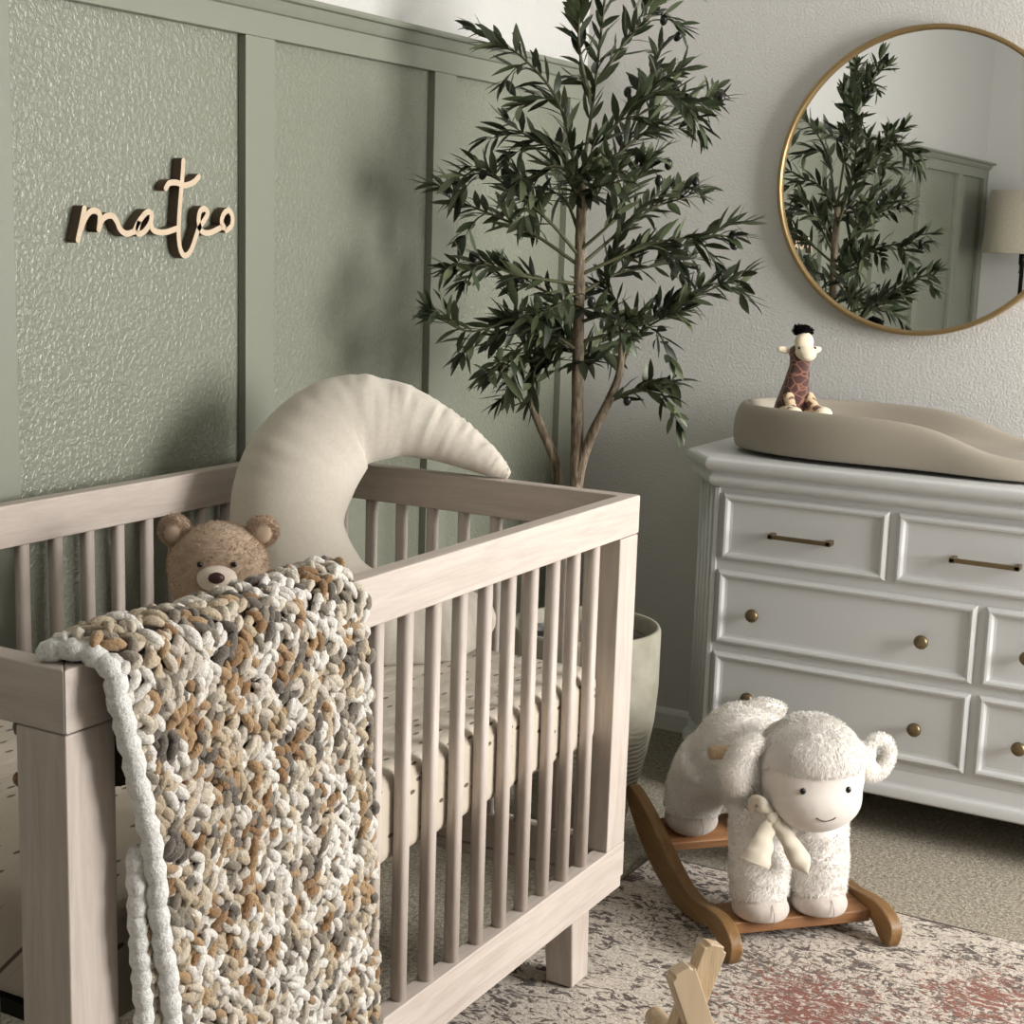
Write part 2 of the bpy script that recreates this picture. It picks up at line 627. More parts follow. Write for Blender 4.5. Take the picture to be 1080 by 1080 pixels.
# ------------------------------------------------------------------ crib
CX1, CX0, CY0, CY1, CH = -1.3533, -2.7127, -.8125, -.044, .888
crib = thing('baby_crib', 'whitewashed wooden slatted crib standing against the sage green wall', 'crib', ((CX0+CX1)/2, (CY0+CY1)/2, 0))
off = V(((CX0+CX1)/2, (CY0+CY1)/2, 0))
def cobj(name, bm, m, bev=.002, **k):
    bmesh.ops.translate(bm, verts=bm.verts[:], vec=-off)
    return obj(name, bm, m, crib, False, bev, **k)
PW, RT, RH = .072, .030, .0682
TZ = CH-RH
# top rails, mitred box
def rail(name, x0, x1, y0, y1, z0, z1, m, b=.002):
    return cobj(name, bx(x0, x1, y0, y1, z0, z1), m, b)
def mitre(bm, a, b, inner_a, inner_b, z0, z1):
    pts = [a, b, inner_b, inner_a]
    return prism(bm, pts, z0, z1, 'z')
o00, o10, o11, o01 = (CX0, CY0), (CX1, CY0), (CX1, CY1), (CX0, CY1)
i00, i10, i11, i01 = (CX0+RT, CY0+RT), (CX1-RT, CY0+RT), (CX1-RT, CY1-RT), (CX0+RT, CY1-RT)
for a, b, ia, ib, m in ((o00, o10, i00, i10, 'crib_x'), (o10, o11, i10, i11, 'crib_y'), (o11, o01, i11, i01, 'crib_x'), (o01, o00, i01, i00, 'crib_y')):
    cobj('top_rail', mitre(B(), a, b, ia, ib, TZ, CH), m, .0025)
BT, BB = .2475, .1603
for a, b, ia, ib, m in ((o00, o10, i00, i10, 'crib_x'), (o10, o11, i10, i11, 'crib_y'), (o11, o01, i11, i01, 'crib_x'), (o01, o00, i01, i00, 'crib_y')):
    cobj('bottom_rail', mitre(B(), a, b, ia, ib, BB+.022, BT), m, .002)
sh = .003
b00, b10, b11, b01 = (CX0+sh, CY0+sh), (CX1-sh, CY0+sh), (CX1-sh, CY1-sh), (CX0+sh, CY1-sh)
q = .034
c00, c10, c11, c01 = (CX0+q, CY0+q), (CX1-q, CY0+q), (CX1-q, CY1-q), (CX0+q, CY1-q)
for a, b, ia, ib, m in ((b00, b10, c00, c10, 'crib_x'), (b10, b11, c10, c11, 'crib_y'), (b11, b01, c11, c01, 'crib_x'), (b01, b00, c01, c00, 'crib_y')):
    cobj('base_rail', mitre(B(), a, b, ia, ib, BB, BB+.0215), m, .002)
for x in (CX0, CX1-PW):
    for y in (CY0, CY1-PW):
        cobj('post', bx(x+.0008, x+PW-.0008, y+.0008, y+PW-.0008, BT, TZ-.001), 'crib_z', .0025)
def slat_mesh():
    bm = bx(-.0105, .0105, -.0105, .0105, BT-.003, TZ+.003)
    bmesh.ops.bevel(bm, geom=[e for e in bm.edges if abs(e.verts[0].co.z-e.verts[1].co.z) > .1], offset=.0075, segments=4, affect='EDGES', profile=.5)
    me = bpy.data.meshes.new('slat')
    bm.to_mesh(me)
    bm.free()
    for p in me.polygons:
        p.use_smooth = abs(p.normal.z) < .5
    me.materials.append(M['crib_z'])
    return me
sm = slat_mesh()
def slat(x, y):
    o = bpy.data.objects.new('slat', sm)
    COL.objects.link(o)
    o.parent = crib
    o.location = (x-off.x, y-off.y, 0)
nsl = 16
span = (CX1-PW)-(CX0+PW)
for k in range(1, nsl+1):
    x = CX0+PW+span*k/(nsl+1)
    slat(x, CY0+RT/2+.002)
    slat(x, CY1-RT/2-.002)
spy = (CY1-PW)-(CY0+PW)
for k in range(1, 9):
    y = CY0+PW+spy*k/9
    slat(CX0+RT/2+.002, y)
    slat(CX1-RT/2-.002, y)
# legs
for sx in (0, 1):
    for sy in (0, 1):
        bm = B()
        xo = (-1.496, -1.434) if sx else (-2.632, -2.570)
        yo = (-.789, -.735) if sy == 0 else (-.121, -.067)
        kx = -.012 if sx else .012
        top = [(xo[0]+kx-.003, yo[0]-.002), (xo[1]+kx+.003, yo[0]-.002), (xo[1]+kx+.003, yo[1]+.002), (xo[0]+kx-.003, yo[1]+.002)]
        bot = [(xo[0], yo[0]), (xo[1], yo[0]), (xo[1], yo[1]), (xo[0], yo[1])]
        r0 = [bm.verts.new((x, y, .012 if sy == 0 or True else 0)) for x, y in bot]
        r1 = [bm.verts.new((x, y, BB+.001)) for x, y in top]
        bm.faces.new(r0[::-1]); bm.faces.new(r1)
        for i in range(4):
            bm.faces.new((r0[i], r0[(i+1) % 4], r1[(i+1) % 4], r1[i]))
        if sy == 1:
            for v in r0:
                v.co.z = 0
        cobj('leg', bm, 'crib_z', .004)
# mattress support: slatted spring frame below the mattress
bm = B()
for a, b, c, d in ((CX0+.08, CX1-.08, CY0+.09, CY0+.105), (CX0+.08, CX1-.08, CY1-.105, CY1-.09), (CX0+.08, CX0+.095, CY0+.105, CY1-.105), (CX1-.095, CX1-.08, CY0+.105, CY1-.105)):
    box(bm, a, b, c, d, .428, .4475)
for k in range(9):
    x = CX0+.15+k*.13
    tube(bm, [(x, CY0+.095, .437), (x, CY1-.095, .437)], .004, 6)
cobj('mattress_support', bm, 'black', 0, label='dark metal support frame')
# stabilising rods low down
# ------------------------------------------------------------------ mattress
bm = B()
mx0, mx1, my0, my1, mz0, mz1 = CX0+.074, CX1-.074, CY0+.030, CY1-.034, .449, .588
nxm, nym = 48, 26
def mtop(i, j):
    u, w = i/nxm, j/nym
    e = min(u, 1-u)*(mx1-mx0)
    f_ = min(w, 1-w)*(my1-my0)
    r = .028
    z = mz1
    for q in (e, f_):
        if q < r:
            z -= (r-sqrt(max(r*r-(r-q)**2, 0)))*.9
    z += .0035*noise.noise(V((u*9, w*4, 0)))
    return z
bmx = bx(mx0, mx1, my0, my1, mz0, mz1)
bmesh.ops.bevel(bmx, geom=[e for e in bmx.edges], offset=.028, segments=6, affect='EDGES', profile=.6)
bmesh.ops.subdivide_edges(bmx, edges=[e for e in bmx.edges if e.calc_length() > .2], cuts=38, use_grid_fill=True)
for v in bmx.verts:
    p = v.co
    v.co.z += .003*noise.noise(V((p.x*7, p.y*9, 3)))
    if p.z < mz1-.02 and abs(p.y-my0) < .03:
        # front side bulges between the slats
        ph = ((p.x-(CX0+PW))/(span/(nsl+1))) % 1
        v.co.y -= .0045*sin(pi*ph)*(1 if .46 < p.z < .58 else 0)
o = obj('crib_mattress', bmx, 'sheet', None, True)
o['label'] = 'cream sheeted mattress with small brown dash marks inside the crib'
o['category'] = 'mattress'

# ------------------------------------------------------------------ dresser
DX, DY0, DY1 = -.452, -.592, -1.852
dr = thing('dresser', 'white seven drawer dresser with brass pulls against the white wall', 'dresser', (-.23, (DY0+DY1)/2, 0))
doff = V((-.23, (DY0+DY1)/2, 0))
def dobj(name, bm, m, parent=dr, bev=0, **k):
    bmesh.ops.translate(bm, verts=bm.verts[:], vec=-doff)
    return obj(name, bm, m, parent, k.pop('smooth', False), bev, **k)
def dring(o_, z):
    t = o_*.41
    f = DX-o_
    ya, yb = DY0+t, DY1-t
    sa, sb = -.512+o_, -1.932-o_
    cx_ = -.345-t
    return [(f, ya, z), (cx_, sa, z), (-.016, sa, z), (-.016, sb, z), (cx_, sb, z), (f, yb, z)]
def dloft(prof):
    bm = B()
    rings = [[bm.verts.new(p) for p in dring(o_, z)] for o_, z in prof]
    for a, b in zip(rings, rings[1:]):
        for i in range(6):
            bm.faces.new((a[i], a[(i+1) % 6], b[(i+1) % 6], b[i]))
    bm.faces.new(rings[0][::-1]); bm.faces.new(rings[-1])
    return bm
dobj('carcass', dloft([(0, .16), (0, .785)]), 'dresser', bev=.002)
dobj('plinth', dloft([(.010, .104), (.014, .108), (.014, .128), (.010, .133), (.006, .136), (.004, .142), (.002, .165), (.0, .168)]), 'dresser', bev=.001)
crown = [(-.002, .765), (.004, .767), (.012, .770), (.019, .776), (.022, .784), (.020, .792), (.016, .797), (.016, .802), (.024, .805), (.031, .810), (.035, .817), (.036, .825), (.034, .832), (.028, .836), (-.001, .8365)]
crown = [(q.x, q.y) for q in spline([V((a, b, 0)) for a, b in crown[:-1]], 4)]+[crown[-1]]
dobj('top', dloft(crown), 'dresser', bev=.0)
# corner pilaster beads
for (ax, ay), (bx_, by) in (((DX, DY0), (-.345, -.512)), ((DX, DY1), (-.345, -1.932))):
    for t in (.15, .4, .62, .85):
        x, y = ax+(bx_-ax)*t, ay+(by-ay)*t
        dobj('corner_bead', tube(B(), [(x, y, .17), (x, y, .766)], .0075, 10), 'dresser', smooth=True)
dobj('edge_stile', bx(DX-.006, DX+.002, DY0-.012, DY0, .168, .765), 'dresser', bev=.002)
for x in (-.43, -.075):
    for y in (-.60, -1.90):
        dobj('foot', prism(B(), [(y+.04, 0), (y+.04, .105), (y-.045, .105), (y-.04, 0)], x, x+.05, 'x'), 'dresser', bev=.003)
def drawer(ya, yb, z0, z1, kind):
    bm = B()
    prof = [(0, DX-.0005), (.001, DX-.005), (.004, DX-.0105), (.009, DX-.013), (.014, DX-.0115), (.017, DX-.007), (.019, DX-.0045), (.024, DX-.0035), (.024, DX-.003)]
    rings = []
    for o_, x in prof:
        rings.append([bm.verts.new((x, y, z)) for y, z in ((ya-o_, z0+o_), (ya-o_, z1-o_), (yb+o_, z1-o_), (yb+o_, z0+o_))])
    for a, b in zip(rings, rings[1:]):
        for i in range(4):
            bm.faces.new((a[i], a[(i+1) % 4], b[(i+1) % 4], b[i]))
    bm.faces.new(rings[-1]); bm.faces.new(rings[0][::-1])
    d = dobj('drawer', bm, 'dresser')
    x = DX-.003
    zc = (z0+z1)/2-.007
    if kind == 'bar':
        yc = (ya+yb)/2
        bm = B()
        box(bm, x-.030, x-.022, yc-.074, yc+.074, zc-.005, zc+.005)
        for s in (-1, 1):
            box(bm, x-.030, x, yc+s*.068-.006, yc+s*.068+.006, zc-.006, zc+.006)
        dobj('pull_handle', bm, 'brass', d, .0015, label='brass bar handle')
    else:
        for y in (ya-.096, yb+.112):
            bm = lathe(B(), [(.006, x), (.005, x-.010), (.010, x-.014), (.0155, x-.019), (.016, x-.023), (.012, x-.028), (.004, x-.030)], 20, (0, y, zc), 'x')
            dobj('knob', bm, 'brass', d, smooth=True, label='round antique brass knob')
for a, b in ((-.614, -1.006), (-1.025, -1.420), (-1.439, -1.832)):
    drawer(a, b, .597, .754, 'bar')
for a, b in ((-.611, -1.213), (-1.231, -1.832)):
    drawer(a, b, .395, .572, 'knob')
    drawer(a, b, .191, .3745, 'knob')

# ------------------------------------------------------------------ round mirror
mi = thing('round_mirror', 'large round mirror in thin brushed gold frame hanging above the dresser', 'mirror', (-.001, -.905, 1.482))
R_ = .363
obj('frame', lathe(B(), [(R_-.010, -.004), (R_-.010, -.026), (R_-.007, -.030), (R_, -.030), (R_+.002, -.027), (R_+.002, 0), (R_-.010, 0)], 96, (0, 0, 0), 'x', close=True), 'gold', mi, True, .001)
obj('glass', lathe(B(), [(R_-.009, -.006), (R_-.009, -.018)], 96, (0, 0, 0), 'x'), 'mirror', mi, False)

# ------------------------------------------------------------------ changing pad
PCX, PCY, PL = -.245, -1.005, .445       # centre and half length along the wall
pad = None
def pad_w(s):                            # half width along the length, s in -1..1 (+1 = left end)
    e = (1-abs(s)**3.2)**(1/2.3)
    return (.198-.012*math.exp(-((s+.15)/.35)**2))*e
def pad_h(s):                            # rim height
    lo = 1/(1+math.exp((s+.30)*9))
    rise = 1/(1+math.exp((s+.78)*14))
    return .118 - .070*lo + .012*rise
bm = B()
NA = 96
rings = []
prof = [(.90, 0), (.975, .06), (1.0, .30), (1.0, .55), (.975, .80), (.93, .95), (.88, 1.0), (.83, .96), (.77, .80), (.70, .62)]
for f, h in prof:
    ring = []
    for k in range(NA):
        a = 2*pi*k/NA
        ca, sa = cos(a), sin(a)
        s = math.copysign(abs(ca)**.75, ca)
        s = max(-1, min(1, s))
        w = pad_w(s*.9999)
        x = math.copysign(w, sa) if abs(sa) > 1e-6 else 0
        H = pad_h(s)
        z = h*H if h > .65 or f > .9 else h*H*.6+.012
        if f < .8:
            z = min(z, .055)
        ring.append(bm.verts.new((x*f, s*PL*(1-(1-f)*.45), z)))
    rings.append(ring)
for a, b in zip(rings, rings[1:]):
    for k in range(NA):
        bm.faces.new((a[k], a[(k+1) % NA], b[(k+1) % NA], b[k]))
fr = []
for q, z in ((.45, .040), (.15, .034)):
    fr.append([bm.verts.new((v.co.x*q/.70, v.co.y*q/.86, z)) for v in rings[-1]])
for a, b in zip([rings[-1]]+fr, fr):
    for k in range(NA):
        bm.faces.new((a[k], a[(k+1) % NA], b[(k+1) % NA], b[k]))
bm.faces.new(fr[-1]); bm.faces.new(rings[0][::-1])
pad = obj('changing_pad', bm, 'pad', None, True)
pad.location = (PCX, PCY, .8368)
sb = pad.modifiers.new('sub', 'SUBSURF'); sb.levels = 1; sb.render_levels = 2
pad['label'] = 'taupe peanut shaped foam changing pad lying on the white dresser top'
pad['category'] = 'changing pad'

# ------------------------------------------------------------------ giraffe plush
gx, gy, gz = -.300, -.722, .892
gi = thing('giraffe_plush', 'small seated brown patched giraffe soft toy with black tufted head in the changing pad', 'soft toy', (gx, gy, gz), radians(226))
gi.scale = (1.15, 1.30, 1.02)
# local +X is the way it faces
me = blob([('e', (-.022, 0, .040), (.038, .034, .040)), ('t', [(-.020, 0, .055), (-.008, 0, .10), (.002, 0, .150), (.004, 0, .178)], [.033, .026, .019, .020]),
           ('e', (.004, 0, .182), (.024, .022, .022)), ('t', [(-.045, 0, .05), (-.062, .012, .03), (-.072, .02, .012)], [.02, .012, .009])], .004, 5)
gb = obj('body', me, 'gir_body', gi, True, label='dark brown patched body and neck')
for s in (-1, 1):
    lg = obj('hind_leg', blob([('t', [(-.005, s*.024, .030), (.024, s*.028, .046), (.050, s*.029, .048)], [.020, .018, .016])], .004, 4), 'gir_leg', gi, True)
    obj('hoof', blob([('e', (.056, s*.029, .046), (.015, .0175, .019))], .004, 3), 'gir_cream', lg, True)
    obj('front_leg', blob([('t', [(.004, s*.020, .086), (.022, s*.022, .066), (.036, s*.024, .054)], [.011, .010, .011])], .004, 3), 'gir_leg', gi, True)
mz = obj('muzzle', blob([('e', (.026, 0, .184), (.026, .019, .018), (0, .35, 0)), ('e', (.016, 0, .206), (.017, .018, .026))], .0035, 4), 'gir_cream', gi, True, label='cream muzzle and forehead')
for s in (-1, 1):
    er = obj('ear', blob([('e', (-.002, s*.031, .188), (.006, .014, .009), (s*.3, 0, 0))], .003, 2), 'gir_cream', gi, True)
    obj('eye', ellipsoid(B(), (.030, s*.0155, .195), (.003, .0025, .003), (0, 0, 0), 2), 'pupil', mz, True)
t = blob([('e', (.008, 0, .232), (.016, .019, .010)), ('e', (.0, .008, .236), (.009, .009, .008)), ('e', (.006, -.008, .238), (.009, .009, .008))], .003, 2)
obj('hair_tuft', t, 'gir_dark', gi, True, label='black fluffy hair tuft')
f = fur(t, 700, .005, .0008, .5, -.1, seed=8)
f.name = 'tuft_fur'
obj('tuft_fur', f, 'gir_dark', gi, True, kind='stuff')

# ------------------------------------------------------------------ name sign
sign = thing('name_sign', 'pale wooden cursive name sign reading mateo mounted on the green wall panel', 'sign', (-1.67, .019, 1.34))
strokes = [
 [(-1.861, 1.35), (-1.869, 1.323), (-1.877, 1.298)],
 [(-1.87, 1.316), (-1.86, 1.334), (-1.848, 1.345), (-1.836, 1.347), (-1.827, 1.342), (-1.826, 1.332), (-1.829, 1.316)],
 [(-1.829, 1.316), (-1.821, 1.332), (-1.809, 1.339), (-1.796, 1.339), (-1.786, 1.33), (-1.778, 1.317), (-1.763, 1.31), (-1.744, 1.314)],
 [(-1.744, 1.314), (-1.731, 1.332), (-1.711, 1.348), (-1.699, 1.343), (-1.706, 1.326), (-1.723, 1.312), (-1.736, 1.313), (-1.731, 1.332)],
 [(-1.699, 1.343), (-1.702, 1.328), (-1.693, 1.316), (-1.666, 1.314), (-1.635, 1.321)],
 [(-1.616, 1.441), (-1.62, 1.406), (-1.627, 1.355), (-1.63, 1.31), (-1.625, 1.283), (-1.613, 1.273), (-1.597, 1.283), (-1.582, 1.311), (-1.575, 1.325)],
 [(-1.663, 1.391), (-1.654, 1.4), (-1.635, 1.402), (-1.614, 1.398), (-1.591, 1.404), (-1.575, 1.415)],
 [(-1.578, 1.32), (-1.562, 1.336), (-1.551, 1.35), (-1.559, 1.358), (-1.572, 1.353), (-1.576, 1.335), (-1.568, 1.318), (-1.546, 1.315), (-1.511, 1.326)],
 [(-1.502, 1.322), (-1.512, 1.336), (-1.505, 1.351), (-1.491, 1.357), (-1.481, 1.346), (-1.483, 1.33), (-1.496, 1.321), (-1.502, 1.322)]]
def ribbon2d(pts, w, y0, y1, n=7):
    """constant-width rounded stroke in the wall plane, extruded y0..y1"""
    P = [V((p.x, p.y, 0)) for p in spline([V((a, b, 0)) for a, b in pts], n)]
    bm = B()
    Lh, Rh = [], []
    for i, p in enumerate(P):
        t = (P[min(i+1, len(P)-1)]-P[max(i-1, 0)]).normalized()
        nn = V((-t.y, t.x, 0))
        Lh.append(p+nn*w); Rh.append(p-nn*w)
    def capp(c, t, sgn):
        nn = V((-t.y, t.x, 0))*sgn
        return [c+nn*w*cos(a)+t*sgn*w*sin(a) for a in (pi/5, 2*pi/5, 3*pi/5, 4*pi/5)]
    t0 = (P[1]-P[0]).normalized(); t1 = (P[-1]-P[-2]).normalized()
    rows = []
    for a, b in zip(Lh, Rh):
        rows.append([bm.verts.new((a.x, y0, a.y)), bm.verts.new((b.x, y0, b.y)), bm.verts.new((b.x, y1, b.y)), bm.verts.new((a.x, y1, a.y))])
    for a, b in zip(rows, rows[1:]):
        for i in range(4):
            bm.faces.new((a[i], a[(i+1) % 4], b[(i+1) % 4], b[i]))
    bm.faces.new(rows[0][::-1]); bm.faces.new(rows[-1])
    for c in (P[0], P[-1]):
        lathe(bm, [(w*.99, y0+.0002), (w*.99, y1)], 12, (c.x, 0, c.y), 'y')
    return bm
names = ['letter_m', 'letter_m', 'letter_m', 'letter_a', 'letter_a', 'letter_t', 'letter_t', 'letter_e', 'letter_o']
grp = {}
for nm, st in zip(names, strokes):
    grp.setdefault(nm, []).append(st)
for nm, sts in grp.items():
    bm = B()
    for q, st in enumerate(sts):
        dy = .0003*q
        b2 = ribbon2d(st, .0052, -.004-dy, .017)
        me = bpy.data.meshes.new('t'); b2.to_mesh(me); b2.free()
        bm.from_mesh(me); bpy.data.meshes.remove(me)
    bmesh.ops.translate(bm, verts=bm.verts[:], vec=-V((-1.67, .019, 1.34)))
    lo = obj(nm, bm, 'ply', sign)
    lo.data.materials.append(M['burnt'])
    for p in lo.data.polygons:
        p.material_index = 0 if abs(p.normal.y) > .7 else 1

# ------------------------------------------------------------------ moon pillow
Bp, Tp, Lp = V((-1.655, -.405, .598)), V((-1.345, -.53, .905)), V((-1.632, -.135, .905))
nrm = (Tp-Bp).cross(Lp-Bp).normalized()
if nrm.dot(V((-.87, -.49, .3))) < 0:
    nrm = -nrm
E1 = V((0, 0, 1)).cross(nrm).normalized()
if E1.dot(V((.49, -.87, 0))) < 0:
    E1 = -E1
E2 = nrm.cross(E1).normalized()
if E2.z < 0:
    E2 = -E2
mc = [(.252, .088, .022), (.232, .078, .045), (.185, .062, .064), (.115, .052, .078), (.03, .060, .092), (-.060, .115, .103), (-.108, .230, .101),
      (-.088, .345, .106), (-.015, .435, .094), (.080, .447, .074), (.155, .424, .055), (.220, .389, .038), (.268, .357, .022), (.292, .340, .007)]
cl = spline([V((a, b, h)) for a, b, h in mc], 12)
SEG = 56
bm = B()
rings = []
for i, c in enumerate(cl):
    a, b = cl[max(i-1, 0)], cl[min(i+1, len(cl)-1)]
    t = V((b.x-a.x, b.y-a.y)).normalized()
    nn = V((-t.y, t.x))                # toward the inner side for this winding
    hw = max(c.z, .004)
    th = hw*.66+.006
    ring = []
    for k in range(SEG):
        q = 2*pi*k/SEG
        x, z = cos(q), sin(q)
        # slight seam pinch on the outer and inner edges
        zz = math.copysign(abs(z)**1.12, z)
        inner = max(0, -x) if True else 0
        wr = noise.noise(V((i*.55, k*.05, 1.3)))*.5+noise.noise(V((i*1.3, k*.08, 4.3)))*.5
        amp = (.0030+.0150*inner**1.3)*(.4+min(1, hw/.06)*.6)
        horn = 1 if i > len(cl)*.62 else .55
        d = wr*amp*horn*2.2*(1-.5*abs(x)**6)
        u = c.x+nn.x*x*-hw
        w = c.y+nn.y*x*-hw
        p = Bp+E1*u+E2*w+nrm*(zz*th+math.copysign(d, z) if abs(z) > .05 else zz*th)
        p += nrm*.004*noise.noise(V((u*6, w*6, 0)))
        if p.z < .5895:
            p.z = .5895+.002*noise.noise(p*20)
        ring.append(bm.verts.new(p))
    rings.append(ring)
for a, b in zip(rings, rings[1:]):
    for k in range(SEG):
        bm.faces.new((a[k], a[(k+1) % SEG], b[(k+1) % SEG], b[k]))
bm.faces.new(rings[0][::-1]); bm.faces.new(rings[-1])
o = obj('moon_pillow', bm, 'moon', None, True)
o['label'] = 'large cream crescent moon shaped cushion leaning in the back corner of the crib'
o['category'] = 'cushion'

# ------------------------------------------------------------------ teddy bear
bc = V((-1.925, -.345, .594))
be = thing('teddy_bear', 'tan plush teddy bear with pale muzzle sitting in the crib beside the moon cushion', 'teddy bear', bc, radians(180+38))
hz = .205
head = ('e', (.010, 0, hz), (.070, .080, .070))
me = blob([('e', (-.005, 0, .075), (.070, .072, .080)), head, ('e', (.025, .035, hz-.022), (.045, .042, .042)), ('e', (.025, -.035, hz-.022), (.045, .042, .042)),
           ('t', [(0, .055, .120), (.035, .085, .085), (.060, .088, .050)], [.026, .024, .026]),
           ('t', [(0, -.055, .120), (.035, -.085, .085), (.060, -.088, .050)], [.026, .024, .026]),
           ('t', [(.01, .045, .032), (.07, .065, .032), (.105, .07, .038)], [.034, .030, .030]),
           ('t', [(.01, -.045, .032), (.07, -.065, .032), (.105, -.07, .038)], [.034, .030, .030])], .007, 6)
bb = obj('body', me, 'bear', be, True)
f = fur(me, 26000, .0055, .0006, .8, .4, seed=2, clump=22)
obj('plush', f, 'bear_fibre', be, True, kind='stuff')
for s in (-1, 1):
    em = blob([('e', (.004, s*.068, hz+.055), (.014, .027, .027), (0, 0, s*.2))], .005, 3)
    e = obj('ear', em, 'bear', be, True)
    obj('inner_ear', blob([('e', (.013, s*.068, hz+.053), (.009, .017, .017))], .004, 2), 'bear', e, True)
    obj('plush', fur(em, 3500, .005, .0006, .8, .2, seed=3), 'bear_fibre', e, True, kind='stuff')
    obj('eye', ellipsoid(B(), (.0755, s*.026, hz+.016), (.0042, .0046, .0046)), 'pupil', be, True)
mz = obj('muzzle', blob([('e', (.073, 0, hz-.006), (.024, .032, .022))], .004, 4), 'bear_light', be, True, label='pale cream muzzle')
obj('nose', blob([('e', (.095, 0, hz-.001), (.008, .0135, .0095))], .003, 3), 'bear_nose', mz, True, label='dark brown stitched nose')

# ------------------------------------------------------------------ chunky knitted blanket
PAL = [((236, 230, 220), 5.5), ((216, 204, 184), 6), ((196, 178, 150), 5), ((176, 144, 104), 2.6), ((150, 114, 74), 1.6), ((138, 128, 112), 3.4), ((108, 99, 88), 2.4), ((208, 197, 182), 4)]
def pick(rnd):
    t = rnd.random()*sum(w for _, w in PAL)
    for c, w in PAL:
        t -= w
        if t <= 0:
            return c
    return PAL[0][0]
def drape(s, t, layer=0):
    """s across 0..1 (left to right), t metres along the drape; t=0 at the top centre of the rail"""
    R = .034
    qa = R*pi/2
    topz = CH+.006
    yc = CY0+RT/2
    xl = -2.690+.0
    if t >= 0:
        if t < qa:
            a = t/R
            y, z = yc-R*sin(a), topz-R+R*cos(a)+.004
            n = V((0, -sin(a), cos(a)))
        else:
            y, z = yc-R-.006*min(1, (t-qa)/.2), topz-R+.004-(t-qa)
            n = V((0, -1, 0))
        xl += .045*min(1, t/.12)+.052*max(0, min(1, (t-.12)/.35))
    else:
        u = -t
        if u < qa:
            a = u/R
            y, z = yc+R*sin(a), topz-R+R*cos(a)+.004
            n = V((0, sin(a), cos(a)))
        else:
            y, z = yc+R, topz-R+.004-(u-qa)
            n = V((0, 1, 0))
            y += .034*max(0, min(1, (.24-s)/.10))*min(1, (u-qa)/.03)
    xr = -2.236+.030*max(0, min(1, (t-.05)/.5)) + .004*sin(t*23)
    xl += .003*sin(t*31+1)
    x = xl+(xr-xl)*s
    hump = .004*math.exp(-((t)/.05)**2)*math.sin(min(1, max(0, s*1.15))*pi/2)**.5
    w = .006*noise.noise(V((s*4, t*5, layer*3.1)))
    p = V((x, y, z))+n*(w+.002)+V((0, 0, hump))
    return p, n
rnd = random.Random(11)
T0, T1 = -.20, .72
bl = thing('knitted_blanket', 'chunky cream, tan and grey knitted blanket draped over the front crib rail', 'blanket', (-2.45, -.83, CH))
boff = V((-2.45, -.83, CH))
def yarn_obj(name, bm, parent, **k):
    bmesh.ops.translate(bm, verts=bm.verts[:], vec=-boff)
    return obj(name, bm, 'yarn', parent, True, **k)
def new_bm():
    bm = B()
    return bm, bm.loops.layers.float_color.new('Col')
def lc(c, f=1):
    q = lin(c)
    return (q[0]*f, q[1]*f, q[2]*f, 1)
# the backing: thin sheet under the stitches, dark colour paints shade in the gaps
bm, lay = new_bm()
nu, nv = 24, 110
g1, g2 = [], []
for i in range(nu+1):
    a, b_ = [], []
    for j in range(nv+1):
        p, n = drape(i/nu, T0+(T1-T0)*j/nv)
        a.append(bm.verts.new(p+n*.004)); b_.append(bm.verts.new(p-n*.006))
    g1.append(a); g2.append(b_)
for i in range(nu):
    for j in range(nv):
        bm.faces.new((g1[i][j], g1[i+1][j], g1[i+1][j+1], g1[i][j+1]))
        bm.faces.new((g2[i][j], g2[i][j+1], g2[i+1][j+1], g2[i+1][j]))
for f in bm.faces:
    for l in f.loops:
        l[lay] = lc((98, 84, 70))
yarn_obj('gap_shade_sheet', bm, bl)
# stitches: rows of plump bent loops, alternating in slant, colours run along the yarn
bm, lay = new_bm()
cols, rows = 28, 72
PROF = [.30, .78, 1.0, 1.02, .80, .32]
def stitch(s, t, ang, ln, r, color, lift, bend):
    p, n = drape(s, t)
    px, _ = drape(min(1, s+.01), t)
    ex = (px-p)
    ex = (ex-n*ex.dot(n)).normalized()
    ey = n.cross(ex)
    d = ex*cos(ang)+ey*sin(ang)
    sd = n.cross(d)
    pts = []
    for q in (-1, -.62, -.2, .2, .62, 1):
        pts.append(p+d*ln*.5*q+n*(lift+.0045*(1-q*q))+sd*bend*(1-q*q))
    tube(bm, pts, [r*x for x in PROF], 7, True, col=lc(color, rnd.uniform(.9, 1.05)), layer=lay, up=n)
run = {}
for j in range(rows):
    for i in range(cols):
        s = (i+.5+(.5 if j % 2 else 0))/cols*.985+.012+rnd.uniform(-.006, .006)
        if s > .995:
            continue
        t = T0+(T1-T0)*(j+.5)/rows+rnd.uniform(-.003, .003)
        key = i
        if key not in run or run[key][1] <= 0:
            nz = noise.noise(V((i*.35+j*.12, j*.30-i*.2, 2.2)))
            c = pick(rnd)
            if nz > .20 and rnd.random() < .6:
                c = (240, 235, 226)
            elif nz < -.22 and rnd.random() < .6:
                c = rnd.choice([(138, 128, 112), (108, 99, 88), (150, 114, 74), (176, 144, 104)])
            run[key] = [c, rnd.randint(1, 3)]
        run[key][1] -= 1
        c = run[key][0]
        for rep in range(2):
            ang = (1 if (i+j//2) % 2 else -1)*rnd.uniform(.55, 1.15)+(rep*1.5 if rnd.random() < .6 else rnd.uniform(-.5, .5))
            stitch(s+rnd.uniform(-.009, .009), t+rnd.uniform(-.005, .005), ang, rnd.uniform(.023, .034), rnd.uniform(.0050, .0069),
                   c if rep == 0 or rnd.random() < .6 else pick(rnd), rnd.uniform(.004, .013), rnd.uniform(-.004, .004))
yarn_obj('stitches', bm, bl, kind='stuff')
